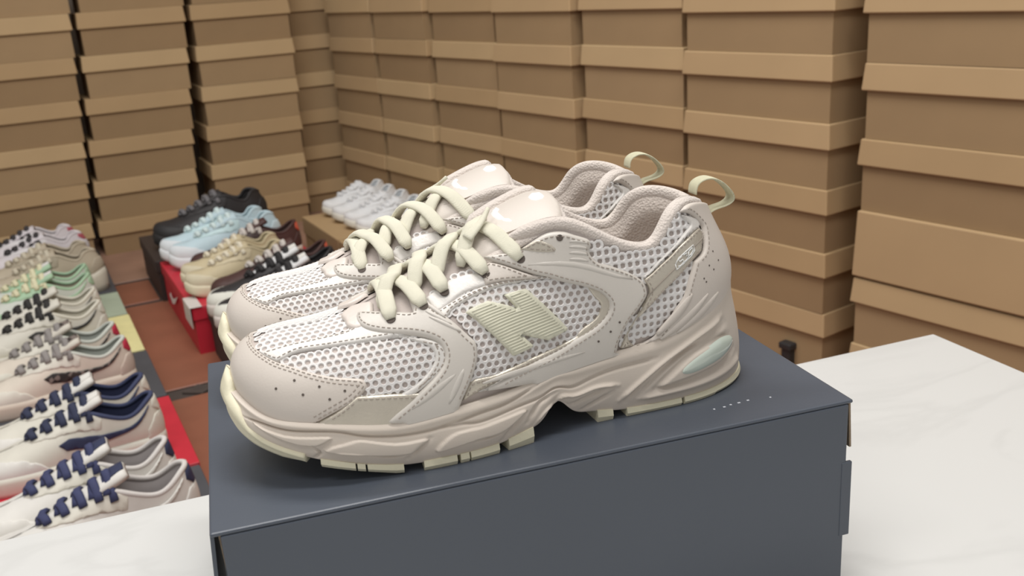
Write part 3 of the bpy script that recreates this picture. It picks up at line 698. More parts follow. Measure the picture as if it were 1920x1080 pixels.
FEAT = [  # (polyline px, half width m, height m) grooves < 0, ridges > 0
    ([(458, 782), (480, 790), (503, 798), (545, 808), (605, 809), (641, 811), (680, 818), (724, 819), (769, 815), (813, 806), (858, 791), (902, 773), (947, 757), (985, 735), (1005, 722)], .0011, -.0014),
    ([(833, 802), (870, 795), (902, 791), (969, 764), (1026, 737), (1054, 726), (1110, 709), (1156, 691), (1220, 674), (1232, 671)], .0010, -.0013),
    ([(1041, 755), (1063, 741), (1110, 728), (1147, 722), (1160, 722)], .0010, .0015),
    ([(1160, 751), (1206, 711), (1252, 672), (1299, 637), (1335, 610), (1352, 590)], .0011, .0014),
    ([(1172, 752), (1216, 713), (1262, 675), (1309, 640), (1345, 613), (1358, 598)], .0009, -.0013),
    ([(1195, 741), (1241, 697), (1287, 658), (1333, 632), (1361, 604)], .0009, -.0012),
    ([(1227, 730), (1276, 718), (1322, 700), (1357, 679), (1376, 649)], .0010, -.0015),
    ([(1227, 728), (1255, 700), (1290, 668), (1335, 638), (1368, 625)], .0010, -.0008),
    ([(1197, 747), (1252, 735), (1310, 719), (1357, 696), (1383, 665)], .0012, .0013),
    ([(1250, 612), (1280, 600), (1312, 587), (1344, 555)], .0014, -.0010),
    ([(990, 792), (1013, 755), (1040, 738)], .0016, -.0014),
    ([(1000, 800), (1022, 770), (1041, 757)], .0008, .0010),
    ([(1063, 758), (1090, 750), (1140, 728)], .0008, -.0010), ([(1090, 768), (1120, 752), (1150, 734)], .0009, -.0012),
    ([(695, 855), (746, 856), (762, 853)], .0006, -.0010), ([(895, 827), (925, 818), (942, 812)], .0006, -.0012),
    ([(585, 838), (600, 850), (588, 860)], .0010, -.0014), ([(766, 860), (790, 838), (806, 822)], .0014, -.0012), ([(942, 826), (965, 800), (985, 776)], .0014, -.0012),
    ([(620, 848), (660, 850), (696, 853)], .0006, .0006),
]
PLAT = [([(472, 789), (535, 817), (578, 820), (622, 820), (604, 833), (585, 836), (544, 829)], .0011),
        ([(608, 845), (650, 831), (680, 825), (746, 831), (802, 822), (791, 838), (773, 849), (695, 853)], .0012),
        ([(818, 847), (849, 814), (902, 799), (982, 768), (978, 780), (942, 809), (895, 824)], .0012),
        ([(1235, 727), (1262, 700), (1300, 664), (1340, 640), (1368, 632), (1370, 650), (1350, 677), (1320, 695), (1276, 713)], .0012)]
gs, gt = np.meshgrid(np.linspace(0, 1, ML.ns + 1), np.linspace(0, 1, ML.nt + 1), indexing='ij'); MSC = np.array([.40, .034])
gp = np.stack([gs.ravel(), gt.ravel()], 1) * MSC; disp = np.zeros(len(gp))
for ln, wd, hg in FEAT:
    Q = catmull([pst(ML, *q) for q in ln], [0] * len(ln), 4) * MSC; d = seg_dist(gp, Q[:-1], Q[1:]); e = np.clip(np.minimum(np.linalg.norm(gp - Q[0], axis=1), np.linalg.norm(gp - Q[-1], axis=1)) / .006, .35, 1)
    disp += 1.35 * hg * np.exp(-(d / wd) ** 2) * e
for pl, hg in PLAT:
    Q = catmull([pst(ML, *q) for q in pl], [0] * len(pl), 4, True) * MSC; d = seg_dist(gp, Q, np.roll(Q, -1, 0)); disp += np.where(in_poly(gp, Q), 1.3 * hg * np.clip(d / .0008, 0, 1) ** .7, 0)
disp = disp.reshape(gs.shape); edge_f = np.clip(np.minimum(gt, 1 - gt) / .04, 0, 1); disp = disp * edge_f
# soft rounded upper band
disp += .0012 * np.exp(-((gt - .13) / .10) ** 2)
def foam(sf, MTx, MNx, k):
    G = sf.P + sf.N * disp[:, :, None]
    top = MTx - MNx * .006 - np.array([0, 0, .001]); G = np.concatenate([top[:, None], G], 1); s2 = Surf(G); return G.reshape(-1, 3), s2.grid_faces()
V, Fc = merge([foam(ML, MTL, MNL, 0), foam(MM, MTM, MNM, 1)])
n0 = len(V); nn_ = len(MBL)
V = list(V) + list(MBL) + list(MBM); Fc += [(n0 + i, n0 + i + 1, n0 + nn_ + i + 1, n0 + nn_ + i) for i in range(nn_ - 1)]
midsole = part('midsole', V, Fc, FOAM, label='sculpted beige foam midsole')
# gel window at the heel
gel = poly_px(ML, [(1277, 700), (1279, 688), (1299, 670), (1322, 653), (1345, 635), (1363, 628), (1369, 632), (1366, 649), (1350, 670), (1322, 688), (1294, 700)])
LS_, LT_ = LS, LT; LT = .034
res, _ = panel_data((ML, MM), gel, .0012, .003, .0011, .0016); part2('heel_window', res, GEL, label='glossy pale mint gel window', parents=[midsole, midsole])
LT = LT_

# --- outsole: toe bumper and lugs
def s_at(sf, x, y): return pst(sf, x, y)[0]
def outs(sa, sb_, bot, name='outsole_lug', depth=.030, n=14, both=True, proud=.0008, top_in=None):
    """cream block under the foam edge between stations sa..sb, bottom height bot(s)"""
    done = []
    for MBx, MNx, sg in ((MBL, MNL, 1), (MBM, MNM, -1)):
        V = []; Fc = []; S = np.linspace(sa, sb_, n)
        for s_ in S:
            i = s_ * (len(MBx) - 1); j = min(int(i), len(MBx) - 2); f_ = i - j; p_ = MBx[j] * (1 - f_) + MBx[j + 1] * f_; q_ = MNx[j] * (1 - f_) + MNx[j + 1] * f_
            zb = min(bot(s_) if bot is not None else z_bot(p_[0]), p_[2] - .0012); dn = depth if abs(p_[1]) > depth * .9 or sa < .01 else max(.004, abs(p_[1]) * .8)
            inn = p_ - q_ * dn
            V += [p_ + q_ * proud + np.array([0, 0, .0008]), np.array([*(p_ + q_ * (proud + .0006))[:2], (p_[2] + zb) / 2]), np.array([*(p_ + q_ * (proud - .0006))[:2], zb]), np.array([inn[0], inn[1], zb]), np.array([inn[0], inn[1], p_[2]])]
        for i in range(n - 1):
            for k in range(5): Fc.append((i * 5 + k, i * 5 + (k + 1) % 5, (i + 1) * 5 + (k + 1) % 5, (i + 1) * 5 + k))
        Fc += [(0, 1, 2, 3, 4), tuple((n - 1) * 5 + k for k in (4, 3, 2, 1, 0))]
        done.append((V, Fc))
    for V, Fc in done: part(name, V, Fc, CREAM, False)
# toe bumper wraps up around the toe
BND = np.array([pst(ML, *q) for q in ((442, 731), (451, 765), (465, 799), (496, 825), (535, 845), (573, 854))]); BND = BND[np.argsort(BND[:, 0])]
def z_bot(u): return float(np.interp(u, [.0145, .0254, .0368, .045, .0545, .0695, .0888, .10], [.0265, .0204, .0157, .0137, .0101, .0059, .0012, 0.0]))
def bumper():
    S = np.linspace(0, BND[-1, 0], 44); out = []; n = 10
    for MBx, MNx, sf in ((MBL, MNL, ML), (MBM, MNM, MM)):
        V = []
        for s_ in S:
            i = s_ * (len(MBx) - 1); j = min(int(i), len(MBx) - 2); f_ = i - j; p_ = MBx[j] * (1 - f_) + MBx[j + 1] * f_; q_ = MNx[j] * (1 - f_) + MNx[j + 1] * f_
            tb = float(np.interp(s_, np.concatenate([[0, BND[0, 0] * .8], BND[:, 0]]), np.concatenate([[-.17, -.10], np.minimum(BND[:, 1], .9)])))
            zb = z_bot(p_[0]); up = np.array([0, 0, max(0, -tb) * .05])
            for k, e in enumerate((.0, .0004, .0015, .0019, .0019, .0017)):
                tk = max(0, tb) + (1 - max(0, tb)) * max(0, k - 1) / 4; V.append(sf.ev((s_, tk), e if k else -.0035)[0][0] + (up if k < 2 else up * .45 if k == 2 else 0))
            e_ = p_ + q_ * .0014; zb = min(zb, p_[2] - .001)
            V += [np.array([*e_[:2], p_[2] * .4 + zb * .6]), np.array([*(p_ - q_ * .0002)[:2], zb]), np.array([*(p_ - q_ * .012)[:2], max(.0005, zb - .002)]), p_ - q_ * .014]
        Fc = [(i * n + k, i * n + k + 1, (i + 1) * n + k + 1, (i + 1) * n + k) for i in range(len(S) - 1) for k in range(n - 1)]
        Fc += [tuple((len(S) - 1) * n + k for k in range(n))]
        out.append((V, Fc))
    V, Fc = merge(out); part('toe_bumper', V, Fc, CREAM, True, 'cream rubber toe bumper')
bumper()
z0 = lambda s_: 0.0
lugs = [((601, 866), (667, 876)), ((670, 877), (684, 877)), ((688, 877), (757, 876)), ((796, 872), (858, 860)), ((864, 858), (880, 853)), ((884, 852), (938, 838)), ((957, 832), (1000, 806)), ((1120, 772), (1148, 776)), ((1176, 770), (1276, 750)), ((1284, 748), (1340, 728))]
for a, c in lugs: outs(s_at(ML, *a), s_at(ML, *c), None)
outs(s_at(ML, 1340, 728), 1.0, lambda s_: .0005 + .003 * max(0, (s_ - .9) / .1), depth=.02, n=20)

o = STV.build('stitching', STITCH, sneaker); o['kind'] = 'stuff'; PARTS.append(o)

for o in PARTS:
    if o.name.split('.')[0] in ('upper_backing', 'lining', 'insole', 'midsole', 'toe_bumper', 'toe_cap', 'heel_counter'): weld(o)
# ------------------------------------------------------------------ the second shoe of the pair, mirrored
ORG2 = FLC + EY * FAR_Y
sneaker2 = empty('sneaker', ORG2, YB, 'beige mesh runner behind, half hidden by its mate', 'sneaker', 'pair of beige runners on the blue shoebox')
mp_ = {}
for o in PARTS:
    c = o.copy(); me = o.data.copy(); 
    if not o.name.startswith('tongue'): me.transform(Matrix.Diagonal((1, -1, 1, 1))); me.flip_normals()
    c.data = me; COL.objects.link(c)
    mp_[o.name] = c; c.parent = sneaker2 if o.parent == sneaker else mp_[o.parent.name]

# ------------------------------------------------------------------ walls of kraft shoeboxes
BOXM = {}
def box_meshes(L, D, H, LID, full):
    key = (round(L, 3), round(D, 3), round(H, 3), round(LID, 3), full)
    if key in BOXM: return BOXM[key]
    g = .005
    a = MB(); a.box(g, L - g, g, D - g, 0, H - .002); mb = a.build('box_body', KRAFT[0]); me1 = mb.data; bpy.data.objects.remove(mb)
    # lid: open underneath, rounded by a small flare of its skirt
    h0 = H - (H - .004 if full else LID); f_ = .0024; t = .002
    V = [(0 - f_, 0 - f_, h0), (L + f_, 0 - f_, h0), (L + f_, D + f_, h0), (0 - f_, D + f_, h0), (.001, .001, H), (L - .001, .001, H), (L - .001, D - .001, H), (.001, D - .001, H),
         (t, t, h0), (L - t, t, h0), (L - t, D - t, h0), (t, D - t, h0), (t, t, H - t), (L - t, t, H - t), (L - t, D - t, H - t), (t, D - t, H - t)]
    Fc = [(4, 5, 6, 7), (0, 1, 5, 4), (1, 2, 6, 5), (2, 3, 7, 6), (3, 0, 4, 7), (0, 8, 9, 1), (1, 9, 10, 2), (2, 10, 11, 3), (3, 11, 8, 0), (8, 12, 13, 9), (9, 13, 14, 10), (10, 14, 15, 11), (11, 15, 12, 8), (12, 15, 14, 13)]
    me2 = bpy.data.meshes.new('lid'); me2.from_pydata(V, [], Fc); me2.update(); me2.materials.append(KRAFT[0])
    BOXM[key] = (me1, me2); return BOXM[key]
ORD = ['lowest', 'second', 'third', 'fourth', 'fifth', 'sixth', 'seventh', 'eighth']
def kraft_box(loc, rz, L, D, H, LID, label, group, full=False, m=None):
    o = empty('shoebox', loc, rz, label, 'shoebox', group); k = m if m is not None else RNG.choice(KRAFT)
    kb_ = KRAFT_SHADED[KRAFT.index(k)]
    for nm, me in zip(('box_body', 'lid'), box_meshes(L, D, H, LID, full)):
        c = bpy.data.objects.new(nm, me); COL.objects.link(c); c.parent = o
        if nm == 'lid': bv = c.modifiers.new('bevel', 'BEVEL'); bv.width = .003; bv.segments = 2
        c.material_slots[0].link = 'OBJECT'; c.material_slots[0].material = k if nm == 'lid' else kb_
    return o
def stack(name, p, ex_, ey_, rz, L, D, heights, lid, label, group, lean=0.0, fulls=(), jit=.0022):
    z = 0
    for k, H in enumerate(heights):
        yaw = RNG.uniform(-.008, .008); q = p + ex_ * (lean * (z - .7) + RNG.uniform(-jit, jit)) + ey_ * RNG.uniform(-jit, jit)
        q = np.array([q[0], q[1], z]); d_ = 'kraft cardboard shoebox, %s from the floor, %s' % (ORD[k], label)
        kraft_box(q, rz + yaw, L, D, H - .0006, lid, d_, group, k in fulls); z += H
GL, GR = 'kraft shoebox stacks along the left wall', 'kraft shoebox stacks along the right wall'
P_LH = .1225
for x0, x1, lab, yo, lean, n in ((-.435, -.122, 'in the left wall stack cut by the frame', 0, .09, 8), (-.107, .210, 'in the leftmost full stack of the left wall', .004, .09, 8), (.226, .527, 'in the second full stack of the left wall', 0, .09, 8), (.541, .845, 'in the third full stack of the left wall', .0, .03, 8),
                          (.866, 1.17, 'in the half-hidden stack at the room corner', .11, .03, 8)):
    stack('left', E1 * x0 + E2 * (3.13 + yo), E1, E2, YL, x1 - x0, .22, [P_LH - .012] + [P_LH] * (n - 1), .046, lab, GL, lean)
def hs(first, pitch, n): return [first] + [pitch] * (n - 1)
RS = [(-2.042, -1.727, .00, .0, hs(.108, .1205, 8), 'in the right wall stack nearest the corner', ()),
      (-1.712, -1.397, .00, .0, hs(.109, .1200, 8), 'in the second right wall stack from the corner', ()),
      (-1.383, -1.068, .012, .0, hs(.110, .1190, 8), 'in the third right wall stack from the corner', ()),
      (-1.046, -.728, -.004, -.02, hs(.116, .1175, 8), 'in the fourth right wall stack from the corner', ()),
      (-.710, -.390, .004, -.01, hs(.122, .1165, 7), 'in the fifth right wall stack from the corner', ()),
      (-.372, -.030, -.014, .01, hs(.130, .1135, 7), 'in the sixth right wall stack from the corner', ()),
      (.012, .372, .012, .0, [.085, .1215, .119, .1215, .1235, .1215, .1215], 'in the nearest right wall stack', (2,)),
      (.386, .740, .010, .0, hs(.125, .1215, 7), 'in the right wall stack beyond the frame edge', ())]
for a, c, d, yw, hts, lab, fl in RS:
    if a > .38: continue
    cs, sn = math.cos(yw), math.sin(yw); ex_ = er * cs + nr * sn; ey_ = nr * cs - er * sn
    stack('right', rw(a, d), ex_, ey_, YR + yw, c - a, .215, hts, .044, lab, GR, 0.0, fl)

for o in COL.objects:
    if o.get('label') == 'kraft cardboard shoebox, second from the floor, in the second full stack of the left wall':
        b = MB(); b.cyl((.030, .0062, .045), .011, -.0008, 14, (0, 1, 0)); b.build('round_sticker', mat('sticker_pale', '#cdbfb4', .7, .1), o); break
# ------------------------------------------------------------------ shoes on the floor display
KBc = [(.008, 0, .026), (.012, .018, .026), (.024, .034, .026), (.045, .043, .026), (.07, .047, .026), (.095, .048, .026), (.12, .047, .027), (.145, .043, .028), (.17, .039, .029), (.195, .036, .030), (.215, .035, .030), (.24, .035, .031), (.262, .032, .031), (.277, .024, .032), (.286, .012, .032), (.288, 0, .032)]
KTc = [(.03, 0, .053), (.033, 0, .055), (.04, 0, .057), (.052, 0, .059), (.07, 0, .063), (.100, .004, .072), (.130, .012, .083), (.157, .018, .092), (.179, .024, .097), (.198, .032, .092), (.217, .034, .083), (.237, .034, .078), (.255, .031, .084), (.270, .022, .094), (.279, .010, .098), (.281, 0, .099)]
KCc = [0, 0, 0, 0, 0, .05, .15, .3, .6, 1, 1, 1, 1, 1, 1, 1]
LAST = {}
def last(kind):
    if kind not in LAST:
        kb, kt, kc = (KBc, KTc, KCc) if kind == 'court' else (KB, KT, KC)
        a = ribs(kb, kt, kc, 60, 16, 1); c = ribs(kb, kt, kc, 60, 16, -1); LAST[kind] = (Surf(a[0]), Surf(c[0]), a, c)
    return LAST[kind]
def cm(hexc, rough=.6, name='shoe_'): return mat(name + hexc[1:] + str(int(rough * 100)), hexc, rough, .05, 25, .1, 500)
def camo():
    m = bpy.data.materials.new('camo_print'); m.use_nodes = True; N = m.node_tree.nodes; L = m.node_tree.links
    v = N.new('ShaderNodeTexVoronoi'); v.inputs['Scale'].default_value = 130; tc = N.new('ShaderNodeTexCoord'); L.new(tc.outputs['Object'], v.inputs['Vector'])
    r = N.new('ShaderNodeValToRGB'); r.color_ramp.interpolation = 'CONSTANT'; L.new(v.outputs['Color'], r.inputs[0]); e = r.color_ramp.elements
    e[0].color = (*srgb('#37312f'), 1); e[1].position = .45; e[1].color = (*srgb('#7c716b'), 1); x = e.new(.7); x.color = (*srgb('#2c2727'), 1)
    L.new(r.outputs[0], N['Principled BSDF'].inputs['Base Color']); return m
CAMO = camo()
def shoe(kind, c, name='sneaker'):
    """one display sneaker, origin at toe tip on its sole plane; c maps part -> material"""
    L_, M_, (pa, Ba, Ta, na_), (pb, Bb, Tb, nb_) = last(kind); root = empty(name, (0, 0, 0))
    def add(nm, V, Fc, m, smooth=True): return weld(link_mesh(nm, V, Fc, m, root, smooth))
    V, Fc = merge([(L_.P.reshape(-1, 3), L_.grid_faces()), (M_.P.reshape(-1, 3), M_.grid_faces())]); add('upper', V, Fc, c['base'])
    def over(nm, poly, m, h=.0018, base=0.0, one=False):
        poly = catmull(poly, [1] * len(poly), 3, True); res, _ = panel_data((L_, M_), poly, h, .002, base, .007)
        j = min(q[0] for q in poly) < 1e-6 or max(q[0] for q in poly) > 1 - 1e-6
        if j: V, Fc = merge(res); add(nm, V, Fc, m)
        else:
            for V, Fc in res: add(nm, V, Fc, m)
    if 'guard' in c: over('toe_guard', [(0, 0), (0, .60), (.09, .66), (.2, .62), (.3, .42), (.36, .2), (.40, 0)], c['guard'])
    if 'stay' in c: over('eyestay', [(.31, .90), (.345, .74), (.42, .60), (.53, .55), (.60, .62), (.61, .98), (.50, .985), (.37, .985)], c['stay'], .002)
    if 'counter' in c: over('heel_counter', [(.79, 0), (.81, .35), (.88, .60), (1, .64), (1, 0)], c['counter'])
    if 'tab' in c: over('heel_tab', [(.885, .80), (.90, .97), (1, .97), (1, .60), (.93, .62)], c['tab'], .002, .0006)
    if 'stripe' in c: over('side_stripe', [(.43, .40), (.46, .25), (.53, .20), (.62, .33), (.75, .60), (.87, .90), (.855, .92), (.73, .70), (.60, .50), (.52, .43), (.47, .47)], c['stripe'], .0016, .0012)
    i0 = 30 if kind == 'court' else 32
    ring = np.concatenate([L_.P[i0:, -1], M_.P[i0:, -1][::-1][1:]]); na2 = na_[i0:] * np.array([1, -1, 1]); nb2 = nb_[i0:]; rn = np.concatenate([na2, nb2[::-1][1:]])
    V, Fc = sweep(ring - rn * .0025, rn * .2 + np.array([0, 0, 1.0]), .0075, .0075, 8); add('collar', V, Fc, c.get('collar', c['base']))
    pcs = []; bots = []
    for sf, nn in ((L_, na2), (M_, nb2)):
        G = []
        for q in np.linspace(0, 1, 8):
            j = (1 - .86 * q) * sf.nt; j0 = min(int(j), sf.nt - 1); fj = j - j0; G.append((sf.P[i0:, j0] * (1 - fj) + sf.P[i0:, j0 + 1] * fj) - nn * (.003 + .005 * min(1, q * 3)))
        G = np.array(G).transpose(1, 0, 2); bots.append(G[:, -1]); pcs.append((G.reshape(-1, 3), Surf(G).grid_faces()))
    n = len(bots[0]); pcs.append((list(bots[0]) + list(bots[1]), [(i, i + 1, n + i + 1, n + i) for i in range(n - 1)]))
    V, Fc = merge(pcs); add('lining', V, Fc, c.get('lining', c['base']))
    # tongue
    tk = [(.095, .071, .014), (.122, .083, .017), (.150, .097, .020), (.172, .107, .024), (.192, .116, .026), (.202, .119, .021)] if kind == 'court' else [(.098, .079, .018), (.12, .090, .020), (.145, .103, .024), (.165, .113, .026), (.183, .119, .024)]
    TK_ = spline(tk, 12); V = []; Fc = []
    for u, w_, hw in TK_:
        for a in np.linspace(-1, 1, 7): V.append((u + .002 * a * a, a * hw, w_ + .002 - .006 * a * a))
        for a in np.linspace(1, -1, 7): V.append((u + .004 + .002 * a * a, a * hw, w_ - .004 - .006 * a * a))
    for i in range(11):
        for k in range(14): Fc.append((i * 14 + k, i * 14 + (k + 1) % 14, (i + 1) * 14 + (k + 1) % 14, (i + 1) * 14 + k))
    Fc += [tuple(range(14))[::-1], tuple(11 * 14 + k for k in range(14))]; add('tongue', V, Fc, c.get('tongue', c['base']))
    if 'label' in c:
        V = []
        for i in (8, 11):
            u, w_, hw = TK_[i]; V += [(u, -hw * .6, w_ + .0035 - .002), (u, 0, w_ + .0045), (u, hw * .6, w_ + .0035 - .002)]
        V += [(x + .001, y, z - .003) for x, y, z in V]
        add('tongue_label', V, [(0, 1, 4, 3), (1, 2, 5, 4), (0, 6, 7, 1), (1, 7, 8, 2), (3, 4, 10, 9), (4, 5, 11, 10), (0, 3, 9, 6), (2, 8, 11, 5)], c['label'], False)
    if 'lace' in c:
        for k, s_ in enumerate(np.linspace(.335, .545, 5)):
            for sg in (1, -1):
                A_ = L_ if sg == 1 else M_; B_ = M_ if sg == 1 else L_
                a, n1 = A_.ev((s_ + .012, .80), .0040); b_, n2 = B_.ev((s_ - .014, .93), .0030); m_ = (a[0] + b_[0]) / 2; uu, ww = TK_[:, 0], TK_[:, 1]
                m_[2] = max(m_[2], np.interp(m_[0], uu, ww)) + .0055 + (.002 if sg == 1 else 0)
                P = spline([a[0], a[0] * .5 + m_ * .5 + np.array([0, 0, .003]), m_, b_[0] * .5 + m_ * .5 + np.array([0, 0, .002]), b_[0]], 9)
                V, Fc = sweep(P, np.tile([-.3, 0, 1.0], (9, 1)), .0115, .0055, 6); add('lace', V, Fc, c['lace'])
    # sole
    V = []; Fc = []; n = 61
    if kind == 'court': tops = (Ba * np.array([1, -1, 1]), Bb); bot = lambda p: (0.0 + .006 * max(0, (.05 - p[0]) / .05) ** 2); prof = ((1.5, .002), (.8, .0035), (.25, .0035), (0, .001))
    else: tops = (Ba * np.array([1, -1, 1]), Bb); bot = lambda p: .022 * max(0, (.07 - p[0]) / .055) ** 1.6; prof = ((1.05, .002), (.75, .0055), (.3, .005), (0, .004))
    loop = np.concatenate([tops[0], tops[1][::-1][1:-1]]); ln = np.concatenate([na_ * np.array([1, -1, 1]), nb_[::-1][1:-1]]); m_ = len(loop)
    rows = [(1.05, -.006)] + [p for p in prof]
    for fr, of in rows:
        for p, q in zip(loop, ln): zb = bot(p); z_ = zb + (p[2] + .002 - zb) * min(fr, 1.0 if kind == 'run' else 1.12); V.append((p[0] + q[0] * of, p[1] + q[1] * of, z_))
    R_ = len(rows)
    for r in range(R_ - 1):
        for i in range(m_): Fc.append((r * m_ + i, r * m_ + (i + 1) % m_, (r + 1) * m_ + (i + 1) % m_, (r + 1) * m_ + i))
    k0 = (R_ - 1) * m_
    for i in range(1, 60): Fc.append((k0 + i, k0 + i + 1 if i < 60 else k0, k0 + (m_ - i - 1) % m_, k0 + (m_ - i) % m_))
    add('sole', V, Fc, c['sole'])
    if 'outsole' in c:
        V = []; Fc = []
        for z_, of in ((.0, .0035), (.006, .0042)):
            for p, q in zip(loop, ln): V.append((p[0] + q[0] * of, p[1] + q[1] * of, bot(p) + z_))
        for i in range(m_): Fc.append((i, (i + 1) % m_, m_ + (i + 1) % m_, m_ + i))
        add('outsole_band', V, Fc, c['outsole'])
    return root
def copy_shoe(root, mirror=True):
    r = root.copy(); COL.objects.link(r)
    for ch in list(root.children):
        k = ch.copy(); COL.objects.link(k); k.parent = r
    return r
def place(o, heel_e1, e2, z, yaw=0.0, scale=1.0, wide=.88):
    """heel back at (heel_e1, e2) in room axes, toe pointing along -e1"""
    d = np.array([math.cos(YL + yaw), math.sin(YL + yaw), 0]); p = E1 * heel_e1 + E2 * e2 - d * (.295 * scale); o.location = (p[0], p[1], z); o.rotation_euler = (0, 0, YL + yaw); o.scale = (scale, scale * wide, scale)
def pair(kind, c, spots, z, labels, group, yaw=0.0, scale=1.0, wide=.88):
    r = shoe(kind, c)
    for k, (h_, e_) in enumerate(spots):
        o = r if k == 0 else copy_shoe(r); tag(o, labels[k], 'sneaker', group); place(o, h_, e_, z, yaw + RNG.uniform(-.012, .012), scale, wide)
W, CR, NV = cm('#dcd9d3'), cm('#d6d2c6'), cm('#2d3350')
TRAY = .045
def tray(e1a, e1b, e2a, e2b, z0, h, m, label, name='shoebox', cat='shoebox', strip=None, lidh=None):
    """low card tray / box on the floor: body and lid"""
    c = E1 * e1a + E2 * e2a; o = empty(name, (c[0], c[1], z0), YL, label, cat)
    L, D = e1b - e1a, e2b - e2a; b = MB(); b.box(.003, L - .003, .003, D - .003, 0, h - .002); b.build('box_body', strip or m, o)
    lh = lidh or h * .6; b = MB(); t = .0025; b.box(0, L, 0, D, h - t, h); b.box(0, t, 0, D, h - lh, h - t); b.box(L - t, L, 0, D, h - lh, h - t); b.box(t, L - t, 0, t, h - lh, h - t); b.box(t, L - t, D - t, D, h - lh, h - t)
    bevel(b.build('lid', m, o), .001, 1); return o
RED, DGREY, YEL, PGRN, BLK = cm('#c2283a', .5), cm('#4a4b50', .6), cm('#e2dba0', .6), cm('#a9b5a0', .6), cm('#2b2829', .6)
tray(-.24, .150, 1.16, 1.445, 0.004, TRAY - .004, DGREY, 'dark grey flat box under the white and navy sneakers')
tray(-.24, .152, 1.453, 1.762, 0.004, TRAY - .004, RED, 'red flat box under the cream sneakers with navy lining')
tray(-.24, .150, 1.770, 2.045, 0.004, TRAY - .004, DGREY, 'dark grey flat box under the sneakers with red heel tabs')
tray(-.24, .148, 2.053, 2.330, 0.004, TRAY - .004, YEL, 'pale yellow flat box with orange line under cream sneakers', strip=cm('#d08a50'))
tray(-.24, .146, 2.338, 2.545, 0.004, TRAY - .004, PGRN, 'pale grey-green flat box under the mint green sneakers')
tray(-.24, .146, 2.553, 2.760, 0.004, TRAY - .004, DGREY, 'dark flat box under the beige sneakers')
tray(-.24, .146, 2.768, 3.05, 0.004, TRAY - .004, BLK, 'black flat box under the white and pink sneakers')
LG = 'sneaker pairs lined up on flat boxes at left'
H1 = .128
pair('court', dict(base=W, guard=W, stay=CR, counter=W, tab=NV, stripe=W, lining=cm('#b9b3b2', .9), collar=cm('#cfcac6', .8), tongue=W, label=NV, lace=cm('#3a3f62', .8), sole=CR), [(H1, 1.255), (H1 - .012, 1.350)], TRAY,
     ['white leather sneaker with navy laces nearest the table edge', 'white leather sneaker with navy heel tab beside the cream pair'], LG)
pair('court', dict(base=CR, guard=W, stay=CR, counter=CR, tab=CR, stripe=NV, lining=cm('#262c4a', .8), collar=cm('#39405e', .8), tongue=W, label=W, lace=cm('#2e334c', .8), sole=CR), [(H1 - .005, 1.538), (H1 - .008, 1.632)], TRAY,
     ['cream sneaker with navy lining, nearer one of its pair', 'cream sneaker with navy lining, farther one of its pair'], LG, -.03)
pair('court', dict(base=cm('#d6ccbe'), guard=CR, stay=CR, counter=cm('#cdbfb2'), tab=cm('#bb3048'), stripe=CAMO, lining=cm('#a9aea6', .9), collar=cm('#c6c9c0', .8), tongue=cm('#cfc9bd'), label=CAMO, lace=cm('#8c8784', .8), sole=cm('#cfc3b4')), [(H1 - .012, 1.856), (H1 - .02, 1.958)], TRAY,
     ['sneaker with red heel tab and camo side stripe, nearer one', 'sneaker with red heel tab and grey laces, farther one'], LG, -.03)
pair('court', dict(base=CR, guard=CR, stay=CR, counter=CR, tab=CR, stripe=cm('#33312f'), lining=cm('#cfcab8', .8), collar=cm('#d6d1c2', .8), tongue=CR, lace=cm('#2f2d2c', .8), sole=CR), [(H1 - .03, 2.135), (H1 - .03, 2.245)], TRAY,
     ['all cream sneaker with black laces, nearer one of its pair', 'all cream sneaker with black laces, farther one of its pair'], LG)
MINT = cm('#a8c6a6')
pair('court', dict(base=cm('#cfd2c9'), guard=MINT, stay=MINT, counter=cm('#d2cfc8'), tab=MINT, stripe=MINT, lining=cm('#a39c88', .9), collar=MINT, tongue=MINT, label=cm('#dcdad6'), lace=cm('#dcd6b4', .8), sole=cm('#c5bfae')), [(H1 - .03, 2.385), (H1 - .03, 2.480)], TRAY,
     ['mint green sneaker with cream laces, nearer one of its pair', 'mint green sneaker with cream laces, farther one of its pair'], LG)
pair('run', dict(base=cm('#b9ad98'), guard=cm('#c2b7a4'), stay=cm('#aaa08c'), counter=cm('#b3a793'), lining=cm('#a0957f', .9), tongue=cm('#b9ad98'), lace=cm('#c9c0ac', .8), sole=cm('#cfc8b8')), [(H1 + .005, 2.600), (H1 - .01, 2.700)], TRAY,
     ['beige suede sneaker behind the mint pair, nearer one', 'beige suede sneaker behind the mint pair, farther one'], LG, -.05)
pair('run', dict(base=cm('#dad3d6'), guard=cm('#d8d0d4'), stay=cm('#e0dcdd'), counter=cm('#d9d4d6'), tab=cm('#b55a66'), lining=cm('#d6d2d2', .9), tongue=cm('#dad4d8'), lace=cm('#3a3638', .8), sole=cm('#e0dcda')), [(H1 - .01, 2.840), (H1 - .03, 2.950)], TRAY,
     ['white and pink runner with black laces, nearer one of its pair', 'white and pink runner with black laces against the box wall'], LG, -.05)

